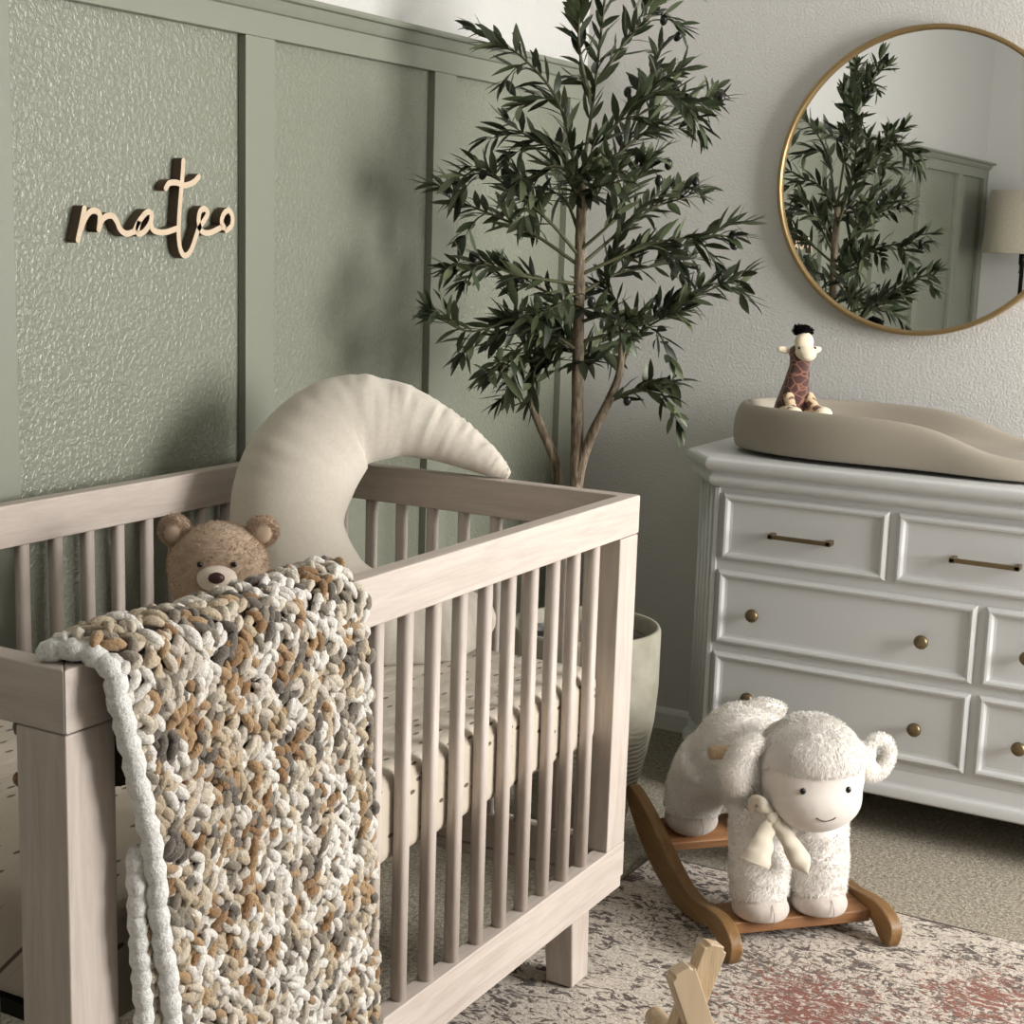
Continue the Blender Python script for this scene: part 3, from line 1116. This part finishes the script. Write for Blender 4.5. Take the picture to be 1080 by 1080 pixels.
# plump white chain stitched border down the left edge
def chain(path, r, name, par):
    bm, lay = new_bm()
    pts = spline(path, 10)
    acc, out = 0, [pts[0]]
    for a, b in zip(pts, pts[1:]):
        acc += (b-a).length
        if acc >= r*1.62:
            out.append(b); acc = 0
    for k, (a, b) in enumerate(zip(out, out[1:])):
        d = (b-a).normalized()
        sd = d.cross(V((0, -1, .2))).normalized()
        s_ = 1 if k % 2 else -1
        e = [a-d*r*.5+sd*s_*r*.38, a-d*r*.1+sd*s_*r*.22, (a+b)/2, b+d*r*.1-sd*s_*r*.10, b+d*r*.45-sd*s_*r*.22]
        tube(bm, e, [r*.25, r*.82, r*1.05, r*.80, r*.25], 10, True, col=lc((244, 243, 238)), layer=lay)
    return yarn_obj(name, bm, par, label='plump white chain stitched edge')
path = []
for t in (-.06, -.02, .0, .03, .06, .10, .16, .24, .33, .42, .52, .62, .70):
    p, n = drape(0.0, t)
    path.append(p+n*.009+V((-.004, 0, 0)))
path[1] += V((-.004, .004, -.006)); path[2] += V((.004, .006, -.006)); path[3] += V((.010, 0, -.004))
chain(path[1:], .0125, 'border', bl)
path2 = []
for t in (.24, .30, .36, .44, .54, .64, .70):
    p, n = drape(.0, t)
    path2.append(p+V((-.012-.105*(t-.24), -.002+.012*(1-t), 0)))
chain(path2, .0115, 'border', bl)
path3 = []
for t in (.03, .12, .24, .36, .48, .60, .70):
    p, n = drape(.035, t)
    path3.append(p+n*.010)
bm, lay = new_bm()
pts = spline(path3, 10)
for k in range(0, len(pts)-1, 1):
    a, b = pts[k], pts[k+1]
    tube(bm, [a+(b-a)*.0, a+(b-a)*.3, a+(b-a)*.7, b], [.002, .0058, .0058, .002], 7, True, col=lc(rnd.choice([(240, 236, 226), (236, 230, 218), (196, 176, 148), (132, 122, 108)])), layer=lay)
yarn_obj('edge_row', bm, bl)
# the underlying layer of the folded blanket
bm, lay = new_bm()
for j in range(24):
    for i in range(3):
        t = .30+j*.0175
        p, n = drape(.0, t)
        x = -.006-.105*(t-.24)*(i+.5)/3
        q = p+V((x, .006, 0))
        d = V((rnd.uniform(-1, 1), 0, rnd.uniform(.3, 1))).normalized()
        tube(bm, [q-d*.012, q-d*.005+n*.004, q+d*.005+n*.004, q+d*.012], [.003, .0075, .0075, .003], 7, True, col=lc(pick(rnd), .9), layer=lay)
yarn_obj('under_layer', bm, bl, kind='stuff')

# ------------------------------------------------------------------ pot and olive tree
PX, PY = -.828, -.452
pot = thing('plant_pot', 'pale grey stone pot with ridged lower half standing behind the crib', 'plant pot', (PX, PY, 0))
RZ = .492
obj('vessel', lathe(B(), [(.09, 0), (.10, .012), (.114, .07), (.133, .14), (.150, .21), (.162, .28), (.168, .36), (.168, .44), (.168, RZ-.008), (.165, RZ), (.158, RZ), (.154, RZ-.01), (.1535, RZ-.10), (.10, RZ-.12)], 64), 'pot', pot, True)
bm = lathe(B(), [(.151, .385), (.152, .452), (.135, .462), (.11, .455), (.08, .462), (.05, .456), (.03, .460)], 60)
for v in bm.verts:
    if v.co.z > .40:
        v.co.z += .016*noise.noise(v.co*35)
obj('filler', bm, 'soil', pot, True, label='dark brown filler round the stem')

TB = V((-.85, -.45, 0))
TR, TD = V((.4903, -.8716, 0)), V((.8716, .4903, 0))
tree = thing('olive_tree', 'tall artificial olive tree with narrow dark leaves rising from the stone pot', 'tree', (PX, PY, .43))
toff = V((PX, PY, .43))
def TP(a, z, d=0):
    return TB+TR*a+TD*d+V((0, 0, z))
def tobj(name, bm, m, **k):
    bmesh.ops.translate(bm, verts=bm.verts[:], vec=-toff)
    return obj(name, bm, m, tree, True, **k)
bm = B()
tube(bm, spline([TP(-.012, .405), TP(-.018, .60, .004), TP(-.019, .806, .0), TP(-.022, .949, .004), TP(-.027, 1.131), TP(-.030, 1.309, .004), TP(-.031, 1.44)], 8), [.0165-.0065*i/48+.0012*noise.noise(V((i*.6, 0, 0))) for i in range(49)], 12)
tobj('trunk', bm, 'bark')
bm = B()
tube(bm, spline([TP(-.045, .405, .03), TP(-.056, .60, .03), TP(-.059, .805, .03), TP(-.072, .866, .03), TP(-.096, .916, .03), TP(-.118, .967, .03), TP(-.123, 1.01, .03)], 8), [.0135-.0050*i/48 for i in range(49)], 10)
tobj('side_trunk', bm, 'bark')
bm = B()
tube(bm, spline([TP(-.018, .80), TP(-.008, .858, -.004), TP(.012, .92, -.012), TP(.039, .982, -.02), TP(.061, 1.043, -.02), TP(.066, 1.12, -.015)], 8), [.0130-.0060*i/40 for i in range(41)], 10)
tobj('forked_branch', bm, 'bark')
sprays = [
 [(-.035, 1.435), (-.016, 1.598), (.003, 1.842), (.010, 1.93)],
 [(-.026, 1.617), (.038, 1.713), (.102, 1.79), (.15, 1.85)],
 [(-.020, 1.60), (-.05, 1.72), (-.045, 1.84)],
 [(-.035, 1.425), (-.084, 1.596), (-.165, 1.690), (-.225, 1.715)],
 [(-.031, 1.435), (.034, 1.56), (.108, 1.62), (.20, 1.600)],
 [(-.019, 1.445), (.093, 1.544), (.190, 1.604), (.250, 1.622)],
 [(-.032, 1.367), (.056, 1.524), (.100, 1.640), (.125, 1.72)],
 [(-.031, 1.289), (-.105, 1.365), (-.217, 1.445), (-.300, 1.442)],
 [(-.03, 1.269), (-.134, 1.334), (-.245, 1.379), (-.308, 1.40)],
 [(-.029, 1.23), (-.151, 1.245), (-.232, 1.268), (-.285, 1.251)],
 [(-.028, 1.151), (-.129, 1.165), (-.248, 1.130), (-.320, 1.158)],
 [(-.028, 1.269), (.064, 1.351), (.14, 1.401), (.225, 1.424)],
 [(-.028, 1.25), (.105, 1.313), (.203, 1.336), (.290, 1.340)],
 [(-.026, 1.21), (.048, 1.252), (.147, 1.275), (.215, 1.290)],
 [(-.016, 1.111), (.112, 1.155), (.219, 1.218), (.306, 1.262)],
 [(-.027, 1.171), (-.111, 1.217), (-.191, 1.234)],
 [(-.025, 1.091), (-.097, 1.128), (-.156, 1.086), (-.195, 1.045)],
 [(.061, 1.043), (.093, 1.125), (.141, 1.166), (.18, 1.187)],
 [(.039, .982), (.079, 1.003), (.129, 1.020), (.155, 1.030)],
 [(-.123, 1.007), (-.125, 1.067), (-.151, 1.127), (-.180, 1.150)],
 [(-.019, 1.031), (-.005, 1.071), (-.046, 1.09), (-.086, 1.109)],
 [(.066, 1.114), (.051, 1.193), (.029, 1.232), (.046, 1.291)],
 [(-.123, .997), (-.144, 1.027), (-.168, 1.030)],
 [(-.035, 1.425), (-.081, 1.50), (-.141, 1.530), (-.191, 1.565)],
 [(-.035, 1.445), (-.09, 1.471), (-.138, 1.446), (-.168, 1.450)],
 [(-.034, 1.42), (.0, 1.43), (.04, 1.44)],
 [(-.028, 1.20), (-.05, 1.21), (-.085, 1.17), (-.12, 1.15)],
 [(-.027, 1.15), (.03, 1.17), (.05, 1.14), (.07, 1.13)],
 [(-.030, 1.30), (.03, 1.36), (.06, 1.42), (.09, 1.47)],
 [(-.031, 1.33), (-.06, 1.40), (-.09, 1.42), (-.13, 1.41)],
 [(-.025, 1.08), (.02, 1.09), (.06, 1.07)],
 [(-.033, 1.40), (-.055, 1.44), (-.02, 1.46)],
 [(-.123, 1.0), (-.10, 1.06), (-.09, 1.10)],
 [(-.025, 1.12), (-.07, 1.10), (-.11, 1.06), (-.12, 1.04)],
]
deps = [0, .03, -.04, .02, -.05, .05, .07, -.03, .05, -.06, -.08, .06, -.03, .08, -.05, .06, -.09, -.06, -.04, .03, .08, .02, .05, .07, -.05, -.13, -.13, -.10, -.08, .10, .11, -.10, .02, .0]
rt = random.Random(5)
twigs = B()
lv = B()
ll = lv.loops.layers.float_color.new('Col')
def leaf(p, d, up, ln, w, col):
    d = d.normalized()
    s = d.cross(up)
    s = s.normalized() if s.length > .05 else d.orthogonal().normalized()
    n = s.cross(d).normalized()
    curl = rt.uniform(-.18, .42)
    prev = None
    for q, ww in ((0, .12), (.18, .62), (.42, 1.0), (.68, .86), (.88, .42), (1, .04)):
        c = p+d*ln*q-n*ln*curl*q*q
        a, b, m_ = lv.verts.new(c+s*w*ww+n*w*.22*ww), lv.verts.new(c-s*w*ww+n*w*.22*ww), lv.verts.new(c)
        if prev:
            for fa in (lv.faces.new((prev[0], prev[2], m_, a)), lv.faces.new((prev[2], prev[1], b, m_))):
                for l in fa.loops:
                    l[ll] = col
        prev = (a, b, m_)
def leafy(pts, r0, start, step, big=1.0):
    n_ = len(pts)
    tube(twigs, pts, [r0*(1-.7*i/(n_-1)) for i in range(n_)], 6)
    stem_l = sum((b-a).length for a, b in zip(pts, pts[1:]))
    acc = tot = 0
    side = rt.random()*pi
    for i in range(1, n_):
        seg_ = (pts[i]-pts[i-1])
        tot += seg_.length
        acc += seg_.length
        if tot < stem_l*start or acc < step:
            continue
        acc = 0
        d = seg_.normalized()
        side += 1.7+rt.uniform(-.6, .6)
        o1 = d.orthogonal().normalized()
        o2 = d.cross(o1)
        for h in (0, pi):
            if rt.random() < .07:
                continue
            r_ = o1*cos(side+h)+o2*sin(side+h)
            r_ = (r_-TD*r_.dot(TD)*.35)
            dirn = d*rt.uniform(.6, 1.2)+r_*rt.uniform(.5, 1.0)+V((0, 0, rt.uniform(-.15, .35)))
            ln = rt.uniform(.050, .088)*(1-.25*tot/stem_l)*big
            base = rt.choice([(62, 72, 46), (70, 80, 54), (50, 60, 40), (78, 86, 60), (42, 50, 34), (98, 106, 78)])
            leaf(pts[i], dirn, V((rt.uniform(-.9, .9), rt.uniform(-.9, .9), 1)), ln, rt.uniform(.0058, .0100), lc(base, rt.uniform(.8, 1.15)))
    d = (pts[-1]-pts[-2]).normalized()
    for h in range(3):
        leaf(pts[-1], d+V((rt.uniform(-.4, .4), rt.uniform(-.4, .4), rt.uniform(-.3, .4))), V((0, 0, 1)), rt.uniform(.045, .065), .006, lc((60, 70, 46)))
for (sp, dp) in zip(sprays, deps):
    m_ = len(sp)-1
    pts = spline([TP(a, z, dp*(i/m_)**1.1*1.5) for i, (a, z) in enumerate(sp)], 12)
    stem_l = sum((b-a).length for a, b in zip(pts, pts[1:]))
    leafy(pts, .0042, .26 if stem_l > .2 else .1, .0125)
    # side twigs that fork off and arch over
    for q in ((.38, .62, .82) if stem_l > .25 else (.5, .8) if stem_l > .12 else (.6,)):
        p = pts[int(q*(len(pts)-1))]
        d = (pts[int(q*(len(pts)-1))]-pts[int(q*(len(pts)-1))-1]).normalized()
        sgn = rt.choice((-1, 1))
        n2 = V((0, 0, 1))*sgn*rt.uniform(.4, 1.0)+TR*rt.uniform(-.4, .4)+TD*rt.uniform(-.7, .7)
        e = (d+n2*.9).normalized()
        ln = rt.uniform(.06, .115)*(1.15-q*.4)
        droop = V((0, 0, -rt.uniform(.0, .35)))
        leafy(spline([p, p+e*ln*.5, p+(e+droop).normalized()*ln], 6), .0022, .12, .0125, .92)
# broad dark leaf clusters at the trunk top and low on the trunk
for (a, z, dd) in ((-.03, 1.44, -.03), (-.03, 1.415, -.04), (-.02, 1.18, -.04), (-.11, 1.13, -.06), (-.02, 1.07, -.03)):
    for h in range(9):
        an = h*.7+rt.random()
        leaf(TP(a, z, dd), V((cos(an), sin(an), rt.uniform(-.3, .25))), V((0, 0, 1)), rt.uniform(.06, .085), .0105, lc((46, 54, 36), rt.uniform(.8, 1.2)))
tobj('twigs', twigs, 'twig', kind='stuff')
tobj('foliage', lv, 'leaf', kind='stuff')
ol = [(.126, 1.775), (.162, 1.75), (.061, 1.633), (.256, 1.626), (-.315, 1.42), (-.237, 1.448), (-.291, 1.255), (-.252, 1.282), (.137, 1.477), (.119, 1.445), (.213, 1.452), (.178, 1.432), (.282, 1.34), (.285, 1.322), (.19, 1.284), (.12, 1.199), (-.176, 1.392), (.079, .993), (-.067, 1.129), (-.01, 1.201)]
for k, (a, z) in enumerate(ol):
    # each olive hangs on its own short stalk from the nearest twig
    best = min(((TP(sa, sz, dp*1.0)-TP(a, z, dp*1.0)).length, i, sa, sz) for i, (sp, dp) in enumerate(zip(sprays, deps)) for sa, sz in sp[1:])
    dp = deps[best[1]]*1.3
    bm = ellipsoid(B(), TP(a, z, dp), (.0085, .0085, .0125), (rt.uniform(-.6, .6), rt.uniform(-.6, .6), 0), 2)
    tube(bm, [TP(a, z, dp)+V((0, 0, .006)), (TP(a, z, dp)+TP(best[2], best[3], dp))/2+V((0, 0, .012)), TP(best[2], best[3], dp)], .0012, 5)
    tobj('olive', bm, 'olive')

# ------------------------------------------------------------------ rocking sheep
ang = radians(45.5)
d2 = V((cos(ang), sin(ang), 0)); l2 = V((d2.y, -d2.x, 0))
HW = .165
c0 = V((-1.002, -1.219, 0))-l2*HW
sh_ = thing('rocking_sheep', 'white plush sheep rocker with curved oak runners on the patterned rug', 'rocking toy', (c0.x, c0.y, .0135), ang)
# local: +X backwards, -Y to the picture's right
prof_t = [(-.022, .028), (-.014, .048), (.010, .061), (.045, .067), (.090, .062), (.150, .053), (.220, .056), (.290, .076), (.350, .098), (.410, .120), (.470, .138), (.520, .148), (.545, .146)]
prof_b = [(.555, .130), (.545, .110), (.500, .078), (.440, .046), (.370, .020), (.300, .006), (.240, .000), (.190, .002), (.130, .014), (.085, .026), (.050, .022), (.030, .008), (.012, .0), (-.012, .0)]
poly = [(p.x, p.y) for p in spline([V((a, b, 0)) for a, b in prof_t+prof_b], 4, True)]
for s in (1, -1):
    ya, yb = s*HW-.013, s*HW+.013
    obj('runner', prism(B(), poly, ya, yb, 'y'), 'oak', sh_, False, .004, 3)
for x0_, x1_, z in ((.058, .150, .020), (.405, .480, .060)):
    bm = bx(x0_, x1_, -HW+.0125, HW-.0125, z, z+.024, None)
    if x0_ > .3:
        bmesh.ops.rotate(bm, verts=bm.verts[:], cent=V(((x0_+x1_)/2, 0, z)), matrix=Matrix.Rotation(-.45, 3, 'Y'))
    obj('crossboard', bm, 'oak_y', sh_, False, .003)
HC = V((.072, -.010, .328))
body = blob([('e', (.24, 0, .265), (.13, .098, .100)), ('e', (.34, 0, .275), (.115, .105, .105)), ('e', (.16, 0, .245), (.080, .088, .085)),
             ('t', [(.125, .064, .25), (.106, .068, .15), (.094, .070, .070)], [.058, .058, .053]),
             ('t', [(.125, -.056, .25), (.106, -.056, .15), (.094, -.054, .070)], [.058, .058, .053]),
             ('t', [(.36, .064, .26), (.42, .070, .18), (.435, .074, .115)], [.070, .062, .056]),
             ('t', [(.36, -.064, .26), (.42, -.070, .18), (.435, -.074, .115)], [.070, .062, .056]),
             ('t', [(.16, 0, .27), (.12, -.005, .31), (.09, -.01, .33)], [.07, .07, .07]),
             ('e', HC, (.092, .102, .094)), ('e', HC+V((-.018, .002, -.036)), (.086, .092, .066))], .008, 8)
bo = obj('body', body, 'fleece', sh_, True)
def is_face(p):
    q = p-HC
    return q.x < .030 and q.z < .030+.0*q.y and p.z > .2 and q.length < .135 and not (q.z < -.085 and q.x > .0)
def not_face(p):
    return not is_face(p) and p.z > .058
def comb(p):
    q = p-HC
    if q.length < .14 and q.z > .0:
        return V((-.8*(1 if q.x < .05 else .2), 0, -.6))
    return V((0, 0, 0))
obj('fleece', fur(body, 60000, .0080, .0009, .6, .45, not_face, 34, 4, comb=comb), 'fleece_fibre', sh_, True, kind='stuff')
# smooth face skin: slightly larger than the head underneath, only the lower front part
fm = blob([('e', HC+V((-.003, 0, 0)), (.094, .1035, .094)), ('e', HC+V((-.021, .002, -.036)), (.0875, .0935, .0675))], .007, 6)
bm = B(); bm.from_mesh(fm)
kill = [f for f in bm.faces if not (f.calc_center_median()-HC).z < .034 or (f.calc_center_median()-HC).x > .035]
bmesh.ops.delete(bm, geom=kill, context='FACES')
fo = obj('face', bm, 'face', sh_, True, label='smooth pale face without fleece')
def on_head(y, z):
    """front surface of the face at local y, z (search along +X)"""
    best = None
    for v in fo.data.vertices:
        q = (v.co.y-y)**2+(v.co.z-z)**2
        if v.co.x < HC.x and (best is None or q < best[0]):
            best = (q, v.co.copy(), v.normal.copy())
    return best[1], best[2]
for y in (.056, -.030):
    p, n = on_head(HC.y+y, HC.z-.004)
    obj('eye', ellipsoid(B(), p-V((.0005, 0, 0)), (.0045, .0058, .0064)), 'pupil', fo, True)
mp = []
for k in range(9):
    t = -1+2*k/8
    p, n = on_head(HC.y+.016+t*.018, HC.z-.058+.006*t*t)
    mp.append(V((p.x-.0012, HC.y+.016+t*.018, HC.z-.056+.007*t*t)))
obj('mouth', tube(B(), mp, .0012, 6), 'stitch', fo, True, label='thin stitched smile')
# fleece cap fringe over the forehead
fr_bm = B()
rf = random.Random(9)
fringe = blob([('e', HC+V((.006, 0, .018)), (.098, .106, .092)), ('e', HC+V((-.02, 0, .040)), (.082, .090, .062))], .008, 6)
bm = B(); bm.from_mesh(fringe)
bmesh.ops.delete(bm, geom=[f for f in bm.faces if (f.calc_center_median()-HC).z < .028+.10*max(0, (f.calc_center_median()-HC).x+.06)*-1], context='FACES')
cap_o = obj('forehead_fleece', bm, 'fleece', sh_, True)
me_c = cap_o.data
obj('fleece', fur(me_c, 18000, .0095, .0010, .65, .8, None, 38, 14, comb=lambda p: V((-.5, 0, -.9)) if p.z > HC.z else V((0, 0, -.6))), 'fleece_fibre', cap_o, True, kind='stuff')
# ears
e1 = blob([('t', [(.085, .088, .395), (.088, .120, .372), (.090, .134, .330), (.088, .124, .296)], [.014, .027, .030, .020]), ('e', (.086, .120, .335), (.018, .034, .044), (-.35, 0, 0))], .006, 4)
eo = obj('ear', e1, 'fleece', sh_, True)
obj('fleece', fur(e1, 4500, .008, .0009, .6, .5, None, 34, 5), 'fleece_fibre', eo, True, kind='stuff')
loop = [(.085, -.098, .372), (.084, -.118, .345), (.083, -.142, .318), (.083, -.168, .322), (.083, -.181, .348), (.083, -.172, .376), (.083, -.150, .382), (.083, -.136, .364), (.083, -.142, .346)]
e2 = blob([('t', loop, [.020, .024, .020, .015, .013, .013, .012, .011, .010]), ('e', (.085, -.120, .340), (.013, .022, .040), (.45, 0, 0))], .005, 3)
eo = obj('ear', e2, 'fleece', sh_, True, label='ear with a curled loop of fleece')
obj('fleece', fur(e2, 4500, .006, .0009, .6, .2, None, 34, 6), 'fleece_fibre', eo, True, kind='stuff')
# feet
for x, y, z, r in ((.092, .070, .046, .056), (.092, -.054, .046, .056), (.436, .074, .092, .058), (.436, -.074, .092, .058)):
    hm = blob([('e', (x-.006, y, z+.014), (r*1.02, r*1.0, .034)), ('e', (x-.014, y, z+.018), (r*.9, r*.92, .032))], .006, 4)
    for v in hm.vertices:
        if z < .06 and v.co.z < .0475:
            v.co.z = .0475
    ho = obj('hoof', hm, 'hoof', sh_, True)
    xs = [(x-.014-r*.98*cos(a)*1.0, y, z+.014+.036*sin(a)) for a in (-.5, -.1, .3, .7)]
    obj('hoof_seam', tube(B(), spline(xs, 5), .0008, 5), 'seam', ho, True)
# handle, tail and bow
obj('handle', lathe(B(), [(.010, -.115), (.0135, -.113), (.0135, .163), (.010, .165)], 20, (.150, 0, .352), 'y'), 'pine', sh_, True, label='round pale wooden grip')
tl = blob([('t', [(.345, .00, .366), (.340, -.035, .374), (.325, -.075, .368)], [.016, .018, .013])], .006, 3)
to = obj('tail', tl, 'fleece', sh_, True)
obj('fleece', fur(tl, 1800, .007, .0009, .6, .2, None, 34, 7), 'fleece_fibre', to, True, kind='stuff')
bow = obj('neck_bow', blob([('e', (.030, .084, .262), (.010, .014, .013))], .004, 2), 'ribbon', sh_, True, label='cream ribbon bow')
def ribbon(pts, w, name):
    bm = B()
    P = spline(pts, 6)
    prev = None
    for i, p in enumerate(P):
        t = (P[min(i+1, len(P)-1)]-P[max(i-1, 0)]).normalized()
        s = t.cross(V((-1, .2, 0))).normalized()
        ww = w(i/(len(P)-1))
        wav = .003*sin(i*1.1)
        row = [bm.verts.new(p-s*ww+V((wav, 0, 0))), bm.verts.new(p+V((-.004, 0, 0))), bm.verts.new(p+s*ww+V((-wav, 0, 0)))]
        if prev:
            bm.faces.new((prev[0], prev[1], row[1], row[0]))
            bm.faces.new((prev[1], prev[2], row[2], row[1]))
        prev = row
    o = obj(name, bm, 'ribbon', bow, True)
    so = o.modifiers.new('t', 'SOLIDIFY'); so.thickness = .0015
    return o
ribbon([(.030, .084, .260), (.022, .100, .235), (.016, .112, .205), (.018, .122, .178)], lambda t: .010+.022*t, 'bow_tail')
ribbon([(.026, .080, .258), (.018, .058, .225), (.016, .036, .190), (.020, .010, .150)], lambda t: .010+.014*t if t < .8 else .021-.10*(t-.8), 'bow_tail')
ribbon([(.030, .084, .262), (.038, .104, .285), (.052, .112, .285), (.066, .108, .262)], lambda t: .006+.009*sin(t*pi), 'bow_loop')
obj('neck_ribbon', tube(B(), spline([(.028, .082, .262), (.060, .100, .275), (.115, .092, .285), (.150, .06, .295)], 8), .010, 8, sx=.3), 'ribbon', bow, True)

# ------------------------------------------------------------------ wooden play gym
gp = V((-2.153, -1.280, 0))
gy_ = thing('play_gym', 'pale wooden crossed leg baby gym standing in front of the crib', 'baby gym', (gp.x, gp.y, .019), radians(-37))
# local X lateral (picture right), local Y depth
def plank(name, p0, p1, w, t, yo, m):
    p0, p1 = V(p0), V(p1)
    d = (p1-p0).normalized()
    ln = (p1-p0).length
    bm = bx(-w/2, w/2, -t/2, t/2, 0, ln)
    bmesh.ops.bevel(bm, geom=[e for e in bm.edges if abs(e.verts[0].co.z-ln) < 1e-6 and abs(e.verts[1].co.z-ln) < 1e-6 and abs(e.verts[0].co.y-e.verts[1].co.y) > .001], offset=.006, segments=3, affect='EDGES')
    x = V((d.z, 0, -d.x)).normalized()
    mt = Matrix((x, V((0, 1, 0)), d)).transposed().to_4x4()
    mt.translation = p0+V((0, yo, 0))
    bm.transform(mt)
    return obj(name, bm, m, gy_, False, .002)
plank('leg', (.150, 0, 0), (-.030, 0, .455), .034, .019, -.0105, 'pine2')
plank('leg', (-.142, 0, 0), (.030, 0, .468), .034, .019, .0105, 'pine')
bm = lathe(B(), [(.010, -.0), (.0130, .003), (.0130, .74), (.010, .744)], 18)
bm.transform(Matrix.Translation(V((0, -.645, .334))) @ Matrix.Rotation(radians(-90), 4, 'X') @ Matrix.Rotation(radians(0), 4, 'Y'))
obj('hanging_bar', bm, 'pine', gy_, True, label='round wooden bar through the crossed legs')
plank('leg', (.150, 0, 0), (-.030, 0, .455), .034, .019, -.5205, 'pine2')
plank('leg', (-.142, 0, 0), (.030, 0, .468), .034, .019, -.4995, 'pine')

# ------------------------------------------------------------------ floor lamp (seen in the mirror)
lp = thing('floor_lamp', 'black floor lamp with beige drum shade reflected at the edge of the mirror', 'floor lamp', (-4.18, -.295, 0))
obj('base', lathe(B(), [(.13, 0), (.135, .006), (.13, .018), (.03, .026), (.012, .032)], 40), 'black', lp, True)
obj('pole', lathe(B(), [(.010, .03), (.010, 1.25), (.018, 1.26), (.018, 1.34)], 20), 'black', lp, True)
obj('shade', lathe(B(), [(.200, 1.310), (.200, 1.315), (.176, 1.612), (.174, 1.612), (.198, 1.312)], 56, close=True), 'shade', lp, True, label='beige linen drum shade')
obj('shade_ring', lathe(B(), [(.175, 1.600), (.175, 1.603), (.004, 1.603), (.004, 1.600)], 40, close=True), 'black', lp, False)
obj('finial', tube(B(), [(0, 0, 1.33), (0, 0, 1.625)], .004, 8), 'black', lp, True)
obj('pull_chain', tube(B(), [(.055, .0, 1.38), (.055, .0, 1.23), (.055, .0, 1.215)], [.0016, .0016, .005], 6), 'black', lp, True)

# ------------------------------------------------------------------ light
w = bpy.data.worlds.new('world')
SC.world = w
w.use_nodes = True
w.node_tree.nodes['Background'].inputs['Color'].default_value = (.86, .93, 1, 1)
w.node_tree.nodes['Background'].inputs['Strength'].default_value = 1.2
def area(name, loc, size, energy, target, color=(1, .972, .942)):
    l = bpy.data.lights.new(name, 'AREA')
    l.shape = 'RECTANGLE'
    l.size, l.size_y = size
    l.energy = energy
    l.color = color
    o = bpy.data.objects.new(name, l)
    COL.objects.link(o)
    o.location = loc
    o.rotation_euler = (V(target)-V(loc)).to_track_quat('-Z', 'Y').to_euler()
    return o
area('window_daylight', ((WX0+WX1)/2, YC-.16, (WZ0+WZ1)/2), (WX1-WX0+.2, WZ1-WZ0+.2), 125, ((WX0+WX1)/2-.2, 0, 1.1))

SC.view_settings.view_transform = 'Standard'
SC.view_settings.look = 'None'
SC.view_settings.exposure = .84
SC.view_settings.gamma = 1
SC.view_settings.use_curve_mapping = False
SC.cycles.max_bounces = 10
SC.cycles.diffuse_bounces = 3
SC.cycles.use_denoising = True
SC.cycles.sample_clamp_indirect = 6
